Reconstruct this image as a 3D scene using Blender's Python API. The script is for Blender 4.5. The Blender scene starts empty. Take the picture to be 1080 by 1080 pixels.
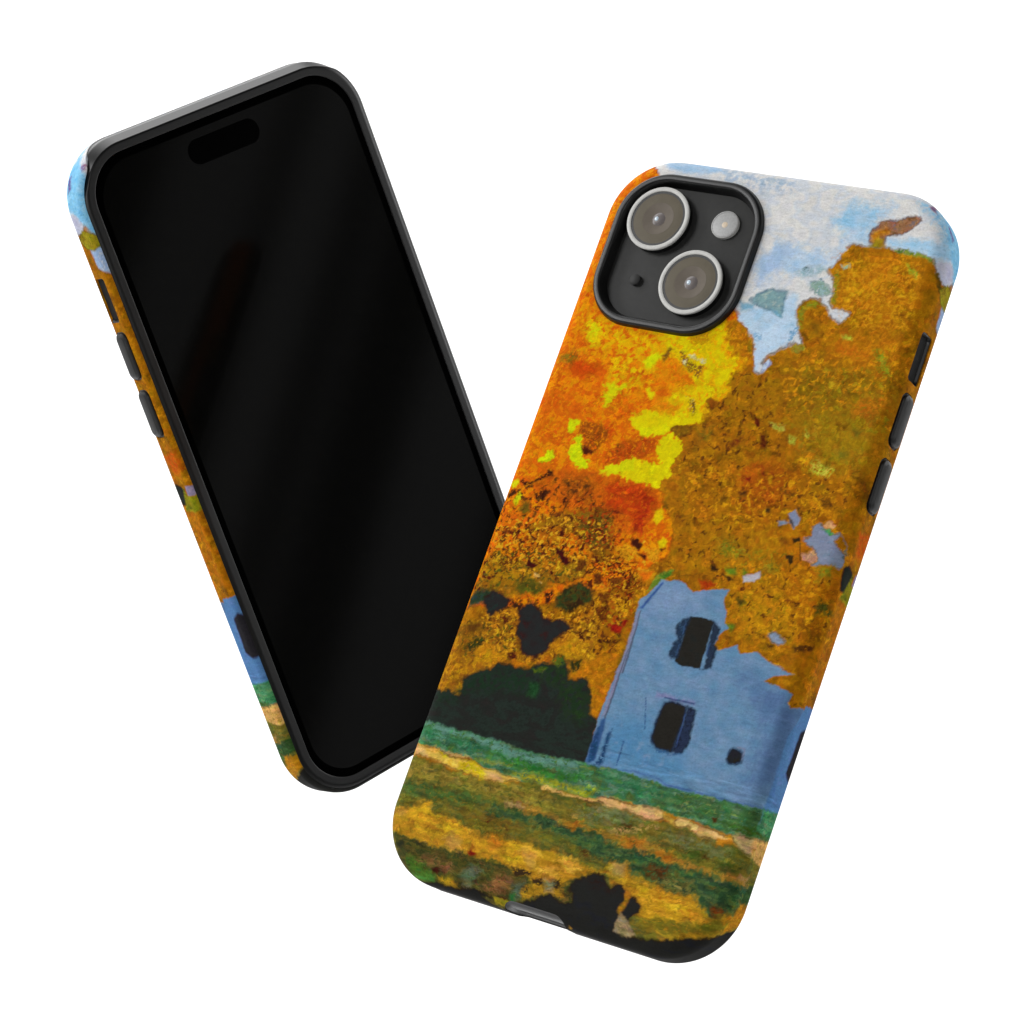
import bpy, math
import numpy as np
from mathutils import Matrix, Vector

scene = bpy.context.scene
COL = scene.collection
MM = 0.001

# ------------------------------------------------------------------ camera
CAM_Z = 1.2
cam_data = bpy.data.cameras.new("camera")
cam_data.sensor_width = 36.0
cam_data.lens = 96.91
cam_data.clip_start = 0.01
cam_data.clip_end = 50.0
cam = bpy.data.objects.new("camera", cam_data)
cam.location = (0, 0, CAM_Z)
cam.rotation_euler = (math.radians(90), 0, 0)
COL.objects.link(cam)
scene.camera = cam

# ------------------------------------------------------------------ world, exposure
world = bpy.data.worlds.new("World")
scene.world = world
world.use_nodes = True
bg = world.node_tree.nodes["Background"]
bg.inputs[0].default_value = (1.0, 1.0, 1.0, 1)
bg.inputs[1].default_value = 0.05
scene.view_settings.view_transform = 'Standard'
scene.view_settings.look = 'None'
scene.view_settings.exposure = 0.0
scene.view_settings.gamma = 1.0
scene.view_settings.use_curve_mapping = False
scene.cycles.use_denoising = True
scene.cycles.max_bounces = 6

# ------------------------------------------------------------------ studio lamps
def area(name, loc, target, sx, sy, power, color=(1, 1, 1), roll=0.0):
    d = bpy.data.lights.new(name, 'AREA')
    d.shape = 'RECTANGLE'; d.size = sx; d.size_y = sy
    d.energy = power; d.color = color
    o = bpy.data.objects.new(name, d)
    o.location = loc
    q = (Vector(target) - Vector(loc)).to_track_quat('-Z', 'Y')
    o.rotation_euler = (q.to_matrix() @ Matrix.Rotation(math.radians(roll), 3, 'Z')).to_euler()
    COL.objects.link(o)
    return o

MID = (0, 0.62, CAM_Z)
area("key_softbox", (-1.33, 0.14, CAM_Z + 0.95), MID, 0.55, 0.55, 14)
area("fill_softbox", (0.45, -1.1, CAM_Z + 0.25), MID, 0.8, 0.8, 8.0)
area("side_softbox", (-1.3, 0.1, CAM_Z - 0.45), MID, 0.6, 0.6, 1.0)
area("top_softbox", (-0.50, 1.35, CAM_Z + 1.15), (-0.50, 1.30, CAM_Z), 0.9, 1.3, 14)
PHONE = (-0.04, 0.66, CAM_Z)
area("strip_softbox", (1.4, 0.165, CAM_Z + 0.055), PHONE, 0.085, 0.8, 0.46, roll=-17)
area("strip_softbox", (1.4, 0.040, CAM_Z + 0.055), PHONE, 0.018, 0.8, 0.07, roll=-17)
area("strip_softbox", (1.4, -0.025, CAM_Z + 0.055), PHONE, 0.040, 0.8, 0.24, roll=-17)
area("strip_softbox", (1.4, -0.125, CAM_Z + 0.055), PHONE, 0.08, 0.8, 0.36, roll=-17)
area("wall_lamp", (-1.9, 1.0, CAM_Z + 0.9), (-1.35, 2.6, CAM_Z + 0.1), 1.4, 1.8, 56)
area("wall_lamp", (1.9, 1.0, CAM_Z + 0.9), (1.35, 2.6, CAM_Z + 0.1), 1.4, 1.8, 56)

# ------------------------------------------------------------------ materials
def principled(name, base, rough=0.5, ior=1.45, metal=0.0, coat=0.0):
    m = bpy.data.materials.new(name); m.use_nodes = True
    b = m.node_tree.nodes["Principled BSDF"]
    b.inputs["Base Color"].default_value = (*base, 1)
    b.inputs["Roughness"].default_value = rough
    b.inputs["IOR"].default_value = ior
    b.inputs["Metallic"].default_value = metal
    if coat: b.inputs["Coat Weight"].default_value = coat
    return m

def add_noise(m, scale, lo, hi, bump=0.0, base=None, detail=4.0):
    """mottle the base colour (lo..hi multiples) and optionally emboss a fine grain"""
    nt = m.node_tree; b = nt.nodes["Principled BSDF"]
    tc = nt.nodes.new("ShaderNodeTexCoord")
    n = nt.nodes.new("ShaderNodeTexNoise"); n.inputs["Scale"].default_value = scale
    n.inputs["Detail"].default_value = detail
    nt.links.new(tc.outputs["Object"], n.inputs["Vector"])
    r = nt.nodes.new("ShaderNodeMapRange")
    r.inputs[1].default_value = 0.3; r.inputs[2].default_value = 0.7
    r.inputs[3].default_value = lo; r.inputs[4].default_value = hi
    nt.links.new(n.outputs["Fac"], r.inputs[0])
    mx = nt.nodes.new("ShaderNodeVectorMath"); mx.operation = 'SCALE'
    if base is None:
        mx.inputs[0].default_value = b.inputs["Base Color"].default_value[:3]
    else:
        nt.links.new(base, mx.inputs[0])
    nt.links.new(r.outputs[0], mx.inputs["Scale"])
    nt.links.new(mx.outputs[0], b.inputs["Base Color"])
    if bump:
        bp = nt.nodes.new("ShaderNodeBump"); bp.inputs["Strength"].default_value = bump
        bp.inputs["Distance"].default_value = 0.00005
        nt.links.new(n.outputs["Fac"], bp.inputs["Height"])
        nt.links.new(bp.outputs[0], b.inputs["Normal"])
    return m

M_PRINT = principled("printed_plastic", (0.5, 0.5, 0.5), 0.55, 1.15)
M_PRINT.node_tree.nodes["Principled BSDF"].inputs["Specular IOR Level"].default_value = 0.1
_vc = M_PRINT.node_tree.nodes.new("ShaderNodeVertexColor"); _vc.layer_name = "print"
add_noise(M_PRINT, 4200, 0.93, 1.07, 0.03, _vc.outputs["Color"], 2.0)
M_RUBBER = add_noise(principled("black_rubber", (0.002, 0.002, 0.002), 0.33, 1.42), 1500, 0.8, 1.2, 0.06)  # rim copy of the liner rubber, darkened for its weaker light
M_RING = add_noise(principled("ring_rubber_lit", (0.0055, 0.0055, 0.0055), 0.36, 1.4), 1500, 0.85, 1.15, 0.04)  # same liner rubber, lightened for the stronger light on the camera ring
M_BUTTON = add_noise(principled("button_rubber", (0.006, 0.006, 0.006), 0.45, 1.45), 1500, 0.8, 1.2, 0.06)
M_CAVITY = add_noise(principled("cavity_shade", (0.003, 0.003, 0.003), 0.7, 1.3), 900, 0.7, 1.2)  # dark plates for the shade inside the port and switch openings
M_FRAME = add_noise(principled("dark_aluminium", (0.02, 0.02, 0.02), 0.45, 1.45, 0.6), 2000, 0.9, 1.1)
M_BEZEL = add_noise(principled("black_border_glass", (0.0004, 0.0004, 0.0004), 0.2, 1.03), 300, 0.8, 1.2)
M_DISPLAY = add_noise(principled("dark_display_glass", (0.0022, 0.0022, 0.0020), 0.08, 1.10), 300, 0.9, 1.1)
M_ISLAND = add_noise(principled("black_cutout_glass", (0.0006, 0.0006, 0.0006), 0.3, 1.05), 300, 0.8, 1.2)
M_PLATEAU = add_noise(principled("matte_back_glass", (0.026, 0.026, 0.025), 0.55, 1.3), 900, 0.9, 1.1)
M_SILVER = add_noise(principled("silver_metal", (0.56, 0.555, 0.53), 0.45, 1.4), 1200, 0.95, 1.05)
M_BARREL = add_noise(principled("black_barrel", (0.005, 0.005, 0.005), 0.4, 1.4), 900, 0.8, 1.2)
M_LENS = add_noise(principled("lens_reflection_tint", (0.135, 0.117, 0.086), 0.4, 1.15), 500, 0.95, 1.05)  # grey-brown base stands in for a pale reflection on the glass
M_LENS_IN = add_noise(principled("inner_lens_glass", (0.16, 0.137, 0.112), 0.5, 1.15), 500, 0.95, 1.05)
M_PUPIL = add_noise(principled("lens_pupil_glass", (0.17, 0.15, 0.145), 0.3, 1.4), 500, 0.9, 1.1)
M_GLINT = add_noise(principled("painted_lens_glint", (0.55, 0.66, 0.75), 0.15, 1.6), 500, 0.95, 1.05)  # lens highlight painted as a small pale blue disc
M_FLASH = add_noise(principled("flash_diffuser", (0.34, 0.34, 0.335), 0.3, 1.4), 2500, 0.85, 1.1)
M_FLASH_LED = add_noise(principled("flash_emitter", (0.62, 0.50, 0.36), 0.4, 1.45), 2500, 0.9, 1.1)
M_WALL = add_noise(principled("white_backdrop_paper", (0.92, 0.92, 0.92), 0.8, 1.3), 3, 0.99, 1.01)

# ------------------------------------------------------------------ helpers
def mesh_obj(name, verts, faces, mat, parent=None, smooth=True, sharp=None):
    me = bpy.data.meshes.new(name)
    me.from_pydata([tuple(v) for v in (np.asarray(verts) * MM)], [], [tuple(int(i) for i in f) for f in faces])
    me.validate()
    if smooth:
        me.polygons.foreach_set("use_smooth", np.ones(len(me.polygons), bool))
        if sharp: me.set_sharp_from_angle(angle=math.radians(sharp))
    me.materials.append(mat)
    o = bpy.data.objects.new(name, me); COL.objects.link(o)
    if parent is not None: o.parent = parent
    return o

def thing(name, label, cat):
    o = bpy.data.objects.new(name, None); COL.objects.link(o)
    o.empty_display_size = 0.02
    o["label"] = label; o["category"] = cat
    return o

def rrect(hw, hh, r, step=0.5, cx=0.0, cy=0.0):
    """counter-clockwise rounded rectangle: points and outward normals"""
    P, N = [], []
    na = max(6, int(r * math.pi / 2 / step))
    for sx, sy, a0 in ((1, 1, 0), (-1, 1, 90), (-1, -1, 180), (1, -1, 270)):
        for k in range(na + 1):
            a = math.radians(a0 + 90 * k / na)
            P.append((cx + sx * (hw - r) + r * math.cos(a), cy + sy * (hh - r) + r * math.sin(a)))
            N.append((math.cos(a), math.sin(a)))
        # straight run towards the next corner
        L = 2 * (hh - r) if a0 in (90, 270) else 2 * (hw - r)
        n = max(1, int(L / step))
        x0, y0 = P[-1]; nx, ny = N[-1]
        for k in range(1, n):
            P.append((x0 - ny * L * k / n, y0 + nx * L * k / n)); N.append((nx, ny))
    return np.array(P), np.array(N)

def sweep(P, N, profile, closed_in=False):
    """profile: list of (inset, z); rings of the outline moved inward by inset"""
    n = len(P); V = []; F = []
    for ins, z in profile:
        q = P - N * ins
        V.append(np.c_[q, np.full(n, z)])
    V = np.vstack(V); m = len(profile)
    for k in range(m - 1):
        a = np.arange(n); b = (a + 1) % n
        F += np.c_[k * n + a, k * n + b, (k + 1) * n + b, (k + 1) * n + a].tolist()
    if closed_in:
        F.append(list(range((m - 1) * n, m * n)))
    return V, F

def disc(cx, cy, profile, n=72, cap=True):
    """turned shape about an axis along z: list of (radius, z)"""
    V, F = [], []
    for r, z in profile:
        for k in range(n):
            a = 2 * math.pi * k / n
            V.append((cx + r * math.cos(a), cy + r * math.sin(a), z))
    for j in range(len(profile) - 1):
        for k in range(n):
            k2 = (k + 1) % n
            F.append((j * n + k, (j + 1) * n + k, (j + 1) * n + k2, j * n + k2))
    if cap: F.append([(len(profile) - 1) * n + k for k in range(n)][::-1])
    return V, F

# ------------------------------------------------------------------ sizes (mm): x right seen from the screen side, y up, z out of the screen
HW, HH, RO = 41.06, 82.96, 14.7        # outer half width, half height, corner radius of the case
ZB, ZF = -9.35, 0.30                   # back plane and front lip
RB, RF = 3.6, 2.2                      # back and front edge fillets
A1 = RB * math.pi / 2                  # arc length at the end of the back fillet
A2 = A1 + (ZF - RF) - (ZB + RB)        # ... at the end of the side wall
A3 = A2 + RF * math.pi / 2             # ... at the end of the front fillet

def profile_at(a):
    """arc length from the flat back -> (offset outward from the flat boundary, z)"""
    a = np.asarray(a, float)
    t1 = np.clip(a / RB, 0, math.pi / 2)
    t2 = np.clip((a - A2) / RF, 0, math.pi / 2)
    off = RB * np.sin(t1) - RF * (1 - np.cos(t2)) - np.maximum(a - A3, 0)
    z = ZB + RB * (1 - np.cos(t1)) + np.clip(a - A1, 0, A2 - A1) + RF * np.sin(t2)
    return off, z

# ------------------------------------------------------------------ the picture printed on the shell: (palette, palette scale, softness, warp, coverage, coverage scale, contour colour, contour width, outline in mm)
ART = [
('8a5c0e a0660c b0700c c07c10',3,0.2,0,1,1,None,0.3,'-60,100 60,100 60,-100 -60,-100',''),
('a8660c bc780e c8850f',2.5,4,2,1,1,None,0.3,'17.3,61.9 24.4,67.8 33.4,67.9 39.1,57.9 29.5,53.1 21.3,54.7',''),
('94600a a46c0c b8780c',2.2,4,2,1,1,None,0.3,'3.7,35.7 16.8,41 20.7,29.9 10.7,25.1 1.3,29.3',''),
('b2680c c27a10 a05c08',1.6,3,2,1,1,None,0.3,'23.7,47.9 36.4,50.6 39.7,45 30,43 24,44.4',''),
('986c0e 8c660f a8760c',2.2,5,2,1,1,None,0.3,'15.8,40 27.1,42.6 39.4,41.4 37.6,29.4 26.9,25.9 17.6,31.4',''),
('98720f a87c12 8c6a10',2.2,4,2,1,1,None,0.3,'21.8,28.6 37.3,31.5 40,23.1 32.3,20.1 25,23.6',''),
('b4620c a0540c c6700e',1.6,3,2,1,1,None,0.3,'11.9,17.3 21.5,20.6 25.8,14.8 23.7,10.4 15.3,8.1',''),
('c08410 b0740e 9a680e',1.8,3,2,1,1,None,0.3,'8.4,2.5 25.6,6 31.3,-1.4 20.3,-4.6 10.9,-4.3',''),
('aa7e0e bc8010 8e7010',2,3,2,1,1,None,0.3,'18,-8.5 32,-3.5 40.9,1.2 45.4,-5.7 40.6,-15.9 24.8,-17',''),
('a86a0c b8700c 90600c',2,3,1.5,1,1,None,0.3,'24.9,5.9 34,10.8 47.9,-4.7 48.5,-22.6 40,-19.2 32.4,-8.9',''),
('dcdcdc e2e0dc d0d6de dcdad6',3.5,0.3,0.45,1,1,'4a5a5c',0.25,'-3.1,50.9 -1.5,49.9 0.3,48.4 2.8,46.7 4.8,45.2 6.2,42.2 7.8,38.5 9.2,37.8 9.9,39.1 9,40.2 9.4,41.8 11.1,43.1 13,44.5 14.5,45.8 11.5,43.4 13.4,44.9 16.4,46 14.8,48 13.7,50.1 12.6,51.8 13.6,50.5 12.4,52.4 13.1,54.6 15,56.2 17,56.3 18.5,54.9 20.4,53.1 22,51.9 23.3,51.8 24.2,52.8 24.3,54 22.9,54.5 20.5,54.4 19.2,55.9 19.4,57.7 19.1,59.4 17.8,61.4 16.2,62.8 17.4,64.3 18.4,65.7 18.7,67.5 20,69.1 22.5,69 24.5,69.4 26.9,69.6 30,69.2 33,69.1 30,69.6 34.4,69.3 36.8,69.1 38.8,68.7 39.7,66.6 41.2,64.8 44.5,64.5 46.6,66.3 49,66.9 61.4,66.4 45.7,115.4 -54.1,104.4 -35.2,82 -30.3,77 -21.2,75.9 -7.6,64.4 -5.2,51.5','+s'),
('8ec4e4 a4cce8 b4d0e6',2.5,2.2,1.5,1,1,None,0.3,'19.6,77.9 26.4,78.6 23.1,74.1 23.6,69.8 19.1,70.1 14.3,73.2 16.5,78.5','-s'),
('9ccbea b2d2ea',2,1.2,0.8,1,1,None,0.3,'27,71.3 34,72 38.2,72.3 44.5,76.5 46.9,72.3 41.2,69 39.1,68.4 36.8,69.4 32.4,69.4 27.7,69.9','-s'),
('86bbdf 9ccdea a8d4ee',1.3,1.2,1,0.75,1,None,0.3,'31.6,81.3 37,81.3 41.8,80.1 44.5,76.5 46.9,68.7 41.5,69.6 38.8,74.4 34.8,77.9 30.7,80.1','-s'),
('b4b8d0 c8c6d4',1.5,0.5,0.5,1,1,None,0.3,'39.4,68.1 42.4,69.3 46.9,68.7 46.3,66.3 42.7,64.5 40.6,65.7','-s'),
('7c6a90 9a6a86',1,0.5,0.4,1,1,None,0.3,'33.7,81 34.9,82.2 35.9,79 34,80.1',''),
('8a6a92 a06c88',1,0.5,0.5,0.7,0.6,None,0.3,'38.5,78 40.9,85.8 43.9,80.7 43.9,77.7 40.3,76.8',''),
('a6c8e6 b6cfe6 c4d4e4',2.5,1.8,1.5,1,1,None,0.3,'3,67 9.4,66.7 16.1,65.3 18,68.6 18.6,72.3 21.7,70.4 19.7,69.2 18.5,67.2 17.3,64.6 15,63 8.5,60.5 2.9,62.1','-s'),
('a8cce6 b8d2e8 c0d6ea',2,0.8,0.5,1,1,None,0.3,'-1.2,50 6.8,53.1 11.3,56.5 14.3,48 12.8,45.1 9.2,42.4 8,38.6 6,43.3 2.8,47','-s'),
('c8dcf0 bcd8f0',2,0.8,0.5,1,1,None,0.3,'5.3,46.8 9.6,49.9 12.8,46.9 10.2,43.8 7.9,41.6 8.2,38.9 6.2,43.7','-s'),
('a9bfd6 9fb4c8',3,2,1,0.5,1.6,None,0.3,'-18.2,82.8 -7.1,81.6 2.2,81.3 2.4,78.4 -5.5,77.8 -13.1,78.8','-s'),
('9cc0e0 b8cee4',2,0.7,0.4,1,1,None,0.3,'-31.1,82.2 -18.5,83.4 -15.2,81.3 -19.7,79.8 -23.8,79.4 -29,80.1','-s'),
('a2bede b0c8e2',2,1.5,1,1,1,None,0.3,'-0.7,61.8 3.6,66.8 7.9,66 5.6,61.3 2.1,56.8','-s'),
('7fb0cc 8cb0be',1.5,0.6,0.5,1,1,None,0.3,'-1,52.8 2.2,52.8 2.8,55.4 2.7,51.3 -0.3,50.9','-s'),
('8fb0b6 7da0a6 a0b4b0',1.5,0.3,0.4,1,1,'3a6a80',0.3,'1.2,53.4 2.7,54.9 5.5,56.6 8.8,56.4 9.4,53.9 9.7,50.7 7.4,51.4 3.9,52.3',''),
('7fa2a8 8aa898 9ab8c4',1.4,0.5,0.5,0.85,0.7,'4a7080',0.2,'13.2,59.4 15.7,60.4 18.3,59 19.4,57.7 17.5,56.8 15.6,57.1 14,58',''),
('33504e 45605c',1,0.2,0.2,1,1,None,0.3,'10.6,62 11.3,62.7 12.3,62.5 12.4,61.9 11.2,61.7',''),
('a8c2cc 93b2bc',1.4,0.7,0.5,0.7,0.7,None,0.3,'9.2,61.2 12,62.9 15,63.3 16.1,62.6 14.5,61.1 11.3,60.3','-s'),
('6090b4 86b0d0',0.8,0.3,0.5,0.6,0.4,None,0.3,'12.3,48.4 14,49.2 14.6,47.5 13.6,45.6 13.2,44.6 13.1,46.7',''),
('7aa4c4 90b8d4',0.8,0.3,0.5,0.6,0.4,None,0.3,'4.4,46.4 6.4,46.6 6.6,45.2 5.6,44.5',''),
('6a9cb4 86b4cc',0.8,0.3,0.4,1,1,None,0.3,'6.6,52.2 9.2,51.7 9.9,50.6 8.7,50.7',''),
('c4d4ea 8a96c8',0.8,0.3,0.3,1,1,None,0.3,'9.4,40 10.1,41.3 11.1,40.3 10.1,38.9 9.4,38.1',''),
('8a5a34 a07050 7a6a6a',1.2,0.25,0.35,1,1,'3a2a3c',0.22,'23,71.2 23.3,72.9 24.6,74.9 26.5,75.5 28.4,75.6 30.4,76.9 32.6,77.5 33.2,76.5 32.7,75 31.1,73.3 28.8,72.5 27,71.9 27,70.3 24.7,69.5 23.5,70',''),
('b87018 c88a20',1,0.6,0.4,1,1,None,0.3,'23.4,71.2 24.4,72.6 26.3,74 27.4,73 25.7,71.6 26.2,70.2 24.3,69.9',''),
('9a7c18 aa8a1c',1,0.6,0.4,1,1,None,0.3,'24.9,71 26.5,71.2 27.3,69.4 23.9,68.9',''),
('8a8a20 6f7c20',0.9,0.5,0.4,0.7,0.6,None,0.3,'18.2,62 18.7,63.3 20.5,58.8 20.7,55.8 19.5,55.9 19.4,58.6',''),
('7c8420 a09418',0.9,0.5,0.5,0.7,0.6,None,0.3,'13.6,50.5 13.2,53.4 16,56 18,55.4 14.3,53 15.1,48.9',''),
('90922a b0a030',0.8,0.4,0.4,0.7,0.5,None,0.3,'13.5,44.7 16.7,46.1 17.5,44.8 15.5,43.5',''),
('5f7c34 8a9a34',0.9,0.35,0.4,0.8,0.5,None,0.3,'29.5,69.5 34.3,69.5 38.5,68.7 39.1,67.5 36.1,68.6 32.2,68.7 29.8,68.8',''),
('6c4c10 50400f',0.8,0.4,0.4,1,1,None,0.3,'39.7,66.6 41.8,64.8 43.9,63 42.4,62.4 40.3,64.8',''),
('b2c0a0 8cae94',0.6,0.3,0.3,1,1,None,0.3,'18.9,64.2 20.6,64.8 21.3,64 19.9,63.3',''),
('6c3c0c 5a320c',0.8,1.2,0.8,0.16,1.4,None,0.3,'1.1,35.9 14.7,40 21.2,21.8 -0.4,17.7|-3.6,21.1 11.5,24.6 21.6,-3.1 4.7,-6.1|12.1,16.8 37.9,21.3 40.3,14.1 17.1,3.2|9,0.8 39.7,-0 46,-12.9 22.6,-19.2',''),
('c8860f d08e12',0.9,1.2,0.8,0.27,1.2,None,0.3,'16.9,66.6 35.1,68.2 39.4,54.9 26.1,50.8 20.8,54.6|13.8,42 36.7,49.5 40.9,40.8 25.1,31.1 15.9,31.1|-1.7,12.6 13.4,17.8 17.9,5.4 5.1,4.5|12.3,16.2 37.9,21.3 35.5,11 17.1,3.2|15.8,-0.6 39.4,-1.2 44.8,-13.2 23.3,-16.2',''),
('8c7413 a07e14',0.9,1.4,0.8,0.28,1.1,None,0.3,'18.5,41.1 38.2,45 42.7,29.4 24.2,25|19.2,28.1 36.2,31.2 39.7,21.3 26.9,18.5|14.4,1.4 30,2.3 26.2,-4.2 17.1,-4.4',''),
('c88a12 d09418',1.6,2,1,0.34,0.8,None,0.3,'19.2,65.2 36.1,67.2 40.6,53.1 27.4,50.4 20.4,55.8',''),
('b4ac24 90a028',0.7,0.5,0.4,0.6,0.4,None,0.3,'33.2,66.7 36.4,65.4 36.4,63.6 34.6,64.6',''),
('a4a824 c0b838',0.6,0.5,0.4,0.7,0.4,None,0.3,'24.3,48.9 26.5,49.5 26.9,48.4 25.2,48.1',''),
('86861c 9a961e',0.7,0.6,0.5,0.6,0.45,None,0.3,'32.5,47 34.5,47.4 36.9,43.7 38.2,42.6 36.9,41.9 35,43.9 33.4,45.4',''),
('c87214 bc660e',0.9,0.8,0.6,0.7,0.6,None,0.3,'24.5,47.4 27.4,47 30.5,46.7 32.5,44.4 28.2,44.8 24.8,45.7',''),
('c07816 b86c10',1,1.5,1,0.7,0.7,None,0.3,'31.5,35.2 37.6,38.1 40,36.3 36.4,33.1 32.4,32.7',''),
('b8b040 a09a2c',0.6,0.4,0.4,0.7,0.35,None,0.3,'15.2,28 18.9,28 19.1,26.6 16.7,26.5',''),
('a4aa30 c0b83a',0.6,0.4,0.4,0.8,0.35,None,0.3,'20.5,26 21.8,26 22.4,24.3 20.7,24.6|23.5,28 25,27.1 24.9,26.5 23.7,26.6',''),
('e0a016 d48e14',0.8,0.7,0.6,0.75,0.5,None,0.3,'23.8,22 26.8,22.8 27.3,21.5 26.1,19.8 24.4,20.3',''),
('b0b42c c8be3e',0.7,0.6,0.5,0.65,0.4,None,0.3,'27.3,21.5 28.6,22 32.7,20.8 32.4,19 29.7,19 28.2,19.3',''),
('7e7a1a 74721c',0.8,1,0.5,1,1,None,0.3,'31.9,24.7 33.9,25 34.1,23.6 32.7,23.4',''),
('6e6a18 5e5a16',0.8,1,0.5,1,1,None,0.3,'33.4,29.9 35.7,30 35.4,28.5',''),
('5a1c0c 6e2a0c',0.6,0.3,0.3,1,1,None,0.3,'11.2,28.7 12.6,28.4 13.2,27 12.5,26.6 11.6,27.3',''),
('5e240c 7a3a0c',0.6,0.35,0.3,1,1,None,0.3,'13.8,25.3 15.3,25 16.3,23.2 16,22.2 14.8,22.2 14.7,23.7',''),
('6a300e 8a480e',0.7,0.5,0.4,0.8,0.5,None,0.3,'9.3,23.1 10.5,23.9 10.6,22.7 8,20.5 7.6,21.6',''),
('7a2a0e 94400e',0.6,0.3,0.4,0.8,0.4,None,0.3,'15.9,19.3 17.2,18.1 18.4,16.6 17.1,16.9|19.2,17.9 20.2,17.5 20.3,16.3',''),
('b0500e c0640e',1,1,0.8,0.7,0.6,None,0.3,'12.4,16 15,19.1 16.8,17.7 15.8,15.2 13.9,13.6',''),
('701c10 9a2c0e',0.6,0.3,0.4,0.8,0.35,None,0.3,'13.1,15.8 15.3,15.6 15,14.7 13.5,14.7|18.7,12.2 19.9,13.3 20.4,12 19.6,11.2',''),
('be620e cc7412',0.8,0.8,0.6,0.6,0.5,None,0.3,'15.8,13.4 22.7,13 22.7,11.3 19.7,11.3',''),
('4a2a10 5c3410',0.7,0.6,0.5,1,1,None,0.3,'13.6,12.7 15.4,12.8 15.3,11.6 14.1,11.3',''),
('5a3a10 70480e',0.8,0.8,0.5,0.6,0.5,None,0.3,'22,14.9 25.8,14.5 25.7,13.3 23.5,13.5',''),
('5a3c10 6a4a10',0.8,1,0.6,0.6,0.5,None,0.3,'30.6,14.9 32.2,15.2 35.3,13.3 33.4,12.9',''),
('4a3010 5e3c0e 8a4a0e',0.8,1.2,0.6,1,1,None,0.3,'38.2,20.7 40.6,19.8 42.4,16.5 40.3,17.7 38.8,18.9',''),
('b8600e c4500c',1,1,0.8,1,1,None,0.3,'42.1,9.6 47.8,11.1 49,6.3 44.5,4.8',''),
('808ca8 8a92a8',1.2,0.25,0.35,1,1,None,0.3,'26.1,9.7 27.1,10.9 28.6,9.6 28.8,7.9 28.5,7 26.9,8.1',''),
('8794ac 7a8aa0',1,0.3,0.3,1,1,None,0.3,'24.4,7.9 25.9,8.4 26.7,7.8 24.8,7.1',''),
('7c8aa8 868ea6 748aa4',1.8,0.25,0.45,1,1,'5a6450',0.15,'31,5.5 32.5,6.4 32.2,8.6 33.6,9.5 34.7,8.3 36.8,7.3 38.2,8.4 39.4,7.2 40.6,6 40.9,3.9 37.6,6.3 38.5,8.1 39.4,7.2 40.6,6 40.6,4.5 40.9,3 40.9,1.5 40.3,1.2 38.5,1.5 35.7,0.6 34.5,0.5 35.8,1.9 34.4,3.3 31.1,5.1 32,5.9',''),
('dca066 e0a870',0.7,0.25,0.3,1,1,None,0.3,'34.1,9 35.5,10.2 37,9.6 36.8,8.9 34.9,8.6',''),
('5a8c34 3e8a60',0.6,0.3,0.3,1,1,None,0.3,'34.1,8.2 35.8,8.5 37.3,7.7 36.5,7.2',''),
('c0946c cc9a74 b08a80',0.8,0.4,0.4,1,1,None,0.3,'31.7,2.3 34,3.3 35,2.4 34.9,1.8 32.1,1.2|34.6,2.8 35.5,1.9 34.3,1 31.9,1.9',''),
('3a2a10 2c2412',0.6,0.25,0.3,1,1,None,0.3,'28.6,5 30.3,5.5 30.7,4.8 29.2,4.2|28.5,1.3 30,1.3 30.1,0.8 28.7,0.5|28.6,1.1 30,1.5 30.4,0.2 30,-0.6',''),
('6a3a0e 82480e',0.7,0.6,0.4,1,1,None,0.3,'25.5,4.4 26.9,4.7 28.2,3.8 27,3',''),
('38301a',0.6,0.15,0.1,1,1,None,0.3,'30.6,4.5 30.8,4.4 32,0.8 31.7,0.9',''),
('2e2414 4a3414',0.6,0.3,0.3,1,1,None,0.3,'20.8,10 21.8,10 22,9.3 20.7,9.3|27.3,11.4 28.1,11.5 28.2,10.5|26,9.1 27.4,8.5 28.4,7.3 27.8,7.4',''),
('7a7416 86801a',1,1.4,0.8,0.6,0.6,None,0.3,'12.2,1.5 14.8,2 19.5,0.1 19,-1.1 15.5,-1.6',''),
('6c8a1c 5c7c20',0.7,0.5,0.4,1,1,None,0.3,'16.5,-4.2 18.7,-3.5 19.2,-4.8 17.4,-5.2|20.8,-15 22.8,-14.9 22.5,-16.4 21.1,-16.1|20.5,-3.4 21.7,-3.4 21.5,-4.6 20.6,-4.5',''),
('84781a 947e18',0.8,1,0.6,0.6,0.5,None,0.3,'24.2,-1.2 27.9,-0.4 27.4,-2.5 24.5,-2.8',''),
('767a1c 948016',0.9,1,0.7,0.7,0.6,None,0.3,'35.8,0.2 39.4,1.5 39.4,-1.2 36.9,-2.1',''),
('a0b0c0 c0b8c0 90a8c4',0.8,0.25,0.3,1,1,None,0.3,'20.9,-4.9 22.5,-4 24.5,-3.2 24.5,-4.5 23.4,-5.5 21.3,-5.8',''),
('8c9cba 8a96a6',0.8,0.25,0.3,1,1,'3c4a2c',0.2,'30.4,-15 31.8,-14.5 34.4,-15.9 33.5,-16.8 32.1,-16.7 30.4,-15.7',''),
('2e1e10 40280e',0.6,0.3,0.3,1,1,None,0.3,'12.9,-4.3 13.6,-3.7 15,-4.5 14.8,-5 13.6,-5.2|15.6,-5.3 19.3,-5.9 18.2,-6.4',''),
('3c3a14 50440f',0.6,0.6,0.4,1,1,None,0.3,'20.9,-9.6 22.3,-9.3 23.1,-10.2 22.3,-11',''),
('5a5a18 4c4816',0.7,0.6,0.5,0.8,0.5,None,0.3,'38.2,-8.1 38.8,-6 40.3,-6.3 42.7,-7.8 41.8,-8.7 40,-7.8 38.8,-9.3',''),
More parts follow.
